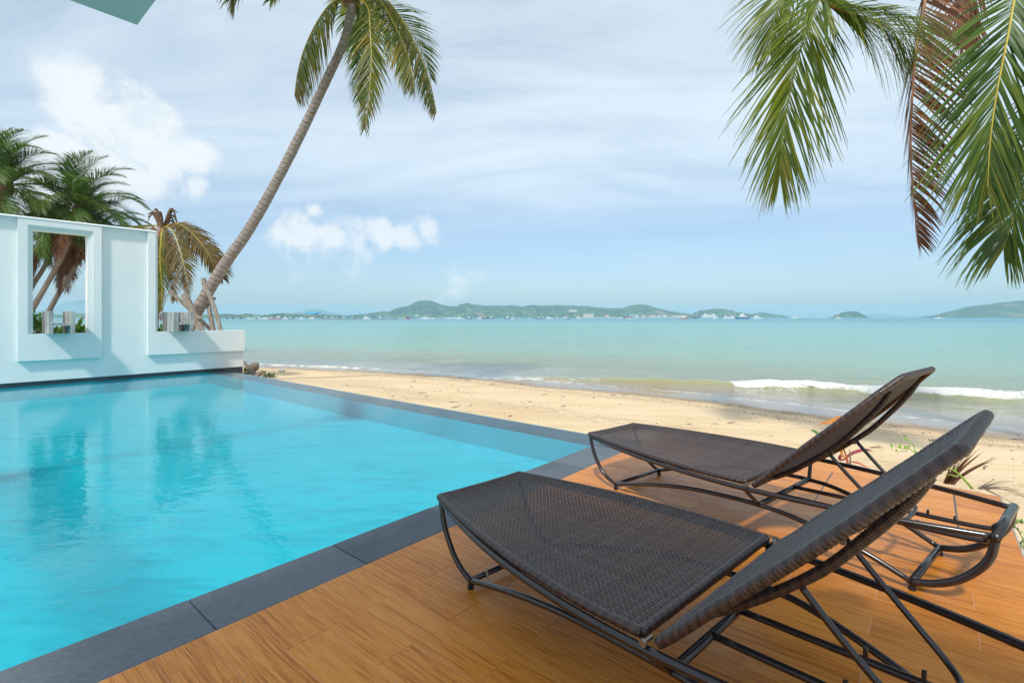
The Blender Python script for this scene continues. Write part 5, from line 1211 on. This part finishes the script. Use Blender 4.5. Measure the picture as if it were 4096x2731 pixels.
mb = MB(); mb.tube([(0, 0, vz(1258.5) + 1), (0, 0, z0 - 1.5)], R * .72, 24); mb.build('glazed_hall', cmat((.25, .27, .28)), t)
mb = MB(); mb.tube([(0, 0, vz(1261) + 1), (0, 0, vz(1258.6) + 1)], R * 1.12, 28); mb.build('terrace_slab', cmat((.62, .52, .45)), t)
for i in range(12):
    q = 2 * math.pi * i / 12; mb = MB(); mb.tube([(R * math.cos(q), R * math.sin(q), 0), (R * math.cos(q), R * math.sin(q), vz(1261) + 1)], .5, 6); mb.build('column', cmat((.62, .52, .45)), t)
mb = MB(); mb.tube([(2, 0, z0), (2, 0, vz(1229) + 1)], [.9, .5], 8); mb.build('roof_mast', cmat((.6, .6, .62)), t)
for i, s in enumerate((1026, 1192, 1204, 1297, 1310, 1352, 1366, 1383, 1396, 1410, 1442, 1470, 1515, 1530)):
    cc = Vector((jx(s), JD + 6, jz(1273.0))); g = thing('blue_canopy', 'small blue awning in the row along the marina jetty', 'awning', cc, 0, 'blue awnings along the jetty'); w = 2.0 + (i % 3) * .5
    mb = MB(); mb.add([(-w, -1.5, 1.4), (w, -1.5, 1.4), (w, 1.5, 1.4), (-w, 1.5, 1.4), (-w * .7, 0, 2.3), (w * .7, 0, 2.3)], [(0, 1, 5, 4), (2, 3, 4, 5), (1, 2, 5), (3, 0, 4), (3, 2, 1, 0)]); mb.build('awning_top', cmat((.05, .20, .50) if i % 3 else (.6, .62, .66)), g)
    for q in (-1, 1):
        mb = MB(); mb.tube([(q * w * .9, 0, -.3), (q * w * .9, 0, 1.4)], .08, 5); mb.build('pole', cmat(GR), g)

# houses along the far shore
def house_far(label, s0, s1, y0, y1, D, wallc, roofc, flat=False):
    x0 = (s0 - CX) / F * D; x1 = (s1 - CX) / F * D; z0 = H + (YH - y1) / F * D - 2; z1 = H + (YH - y0) / F * D; w = x1 - x0; h = z1 - z0
    c = Vector(((x0 + x1) / 2, D, z0)); t = thing('shore_house', label, 'house', c, 0, 'houses on the far shore'); hw = h * (.92 if flat else .72)
    mb = MB(); mb.box((-w / 2, 0, 0), (w / 2, 12, hw)); mb.build('wall', cmat(wallc), t)
    mb = MB()
    if flat: mb.box((-w / 2 - .6, -.8, hw), (w / 2 + .6, 12.6, h))
    else: mb.add([(-w / 2 - .8, -1, hw), (w / 2 + .8, -1, hw), (w / 2 + .8, 13, hw), (-w / 2 - .8, 13, hw), (-w / 2 + 2, 6, h), (w / 2 - 2, 6, h)], [(0, 1, 5, 4), (2, 3, 4, 5), (1, 2, 5), (3, 0, 4), (3, 2, 1, 0)])
    mb.build('roof', cmat(roofc), t)
    n = max(2, int(w / 6))
    for i in range(n):
        mb = MB(); x = -w / 2 + w * (i + .5) / n; mb.box((x - 1.1, -.12, hw * .35), (x + 1.1, .2, hw * .72)); mb.build('window', GLASS, t)
CREAM, TER, SLB = (.62, .58, .48), (.42, .16, .09), (.30, .45, .55)
SD = 2910
for s0, s1, y0, y1, w_, r_, fl, lab in [(160, 352, 450, 512, CREAM, (.6, .56, .48), True, 'long cream hotel block on the far shore'), (570, 642, 460, 500, (.6, .5, .4), TER, False, 'square tan house right of the cream hotel'), (1040, 1112, 462, 505, SLB, SLB, True, 'light blue house behind the schooner'), (1125, 1196, 470, 505, (.55, .62, .64), SLB, True, 'pale blue house right of the schooner'),
    (1265, 1318, 468, 505, CREAM, TER, False, 'small orange-roofed house on its own on the shore'), (1415, 1482, 464, 508, CREAM, (.5, .12, .08), False, 'red-roofed shore house left of a grey one'), (1482, 1528, 462, 508, (.42, .45, .48), (.3, .32, .35), True, 'grey flat-roofed shore house beside the red roof'), (1550, 1612, 465, 508, (.6, .6, .58), (.35, .36, .38), True, 'white flat house in the middle of the shore row'),
    (1650, 1722, 472, 508, (.68, .7, .6), CREAM, False, 'pale green-white house with a tent-like roof'), (1770, 1842, 492, 512, CREAM, TER, False, 'low orange house near the water'), (1840, 1905, 470, 500, (.55, .56, .58), GR, True, 'grey building left of the long cream terrace'), (1915, 2078, 470, 500, CREAM, (.55, .53, .5), True, 'long cream terrace of houses at the right end of the shore')]:
    house_far(lab, d_(s0), d_(s1), 1160 + y0 / 4.704, 1160 + y1 / 4.704, SD, w_, r_, fl)
house_far('pair of pale houses high on the wooded slope', c_(2145), c_(2295), 1160 + 365 / 4.704, 1160 + 410 / 4.704, 2975, CREAM, (.4, .36, .34), False)
house_far('left of the two small orange roofs on the wooded slope', c_(1290), c_(1318), 1160 + 402 / 4.704, 1160 + 425 / 4.704, 2975, CREAM, TER, False)
house_far('right of the two small orange roofs on the wooded slope', c_(1484), c_(1508), 1160 + 398 / 4.704, 1160 + 425 / 4.704, 2975, CREAM, TER, False)
house_far('cream building at the foot of the bare-scarred hill', b_(1500), b_(1576), 1160 + 462 / 4.704, 1160 + 490 / 4.704, 2900, CREAM, (.5, .4, .32), True)
mb = MB(); x0, x1 = (d_(0) - CX) / F * 2890, (d_(2100) - CX) / F * 2890; mb.box((x0, 2885, -2), (x1, 2930, H + (YH - 1268.0) / F * 2890)); struct(mb.build('far_beach', cmat((.55, .46, .34), .9)), 'thin pale beach below the far shore houses', 'beach')

# ------------------------------------------------------------------ sea haze
mb = MB(); mb.box((-12600, -12600, -8), (12600, 12600, 175))
hm = bpy.data.materials.new('sea_haze'); hm.use_nodes = True; T = NT(hm.node_tree); T.n.clear()
pv = T.new('ShaderNodeVolumePrincipled'); pv.inputs['Color'].default_value = (0.62, 0.86, 1.0, 1); pv.inputs['Density'].default_value = 1.8e-4; pv.inputs['Anisotropy'].default_value = 0.0
out = T.new('ShaderNodeOutputMaterial'); T.l.new(pv.outputs[0], out.inputs['Volume'])
hz = mb.build('haze', hm); tag(hz, 'thin bluish sea haze over the whole bay', 'haze', kind='stuff')
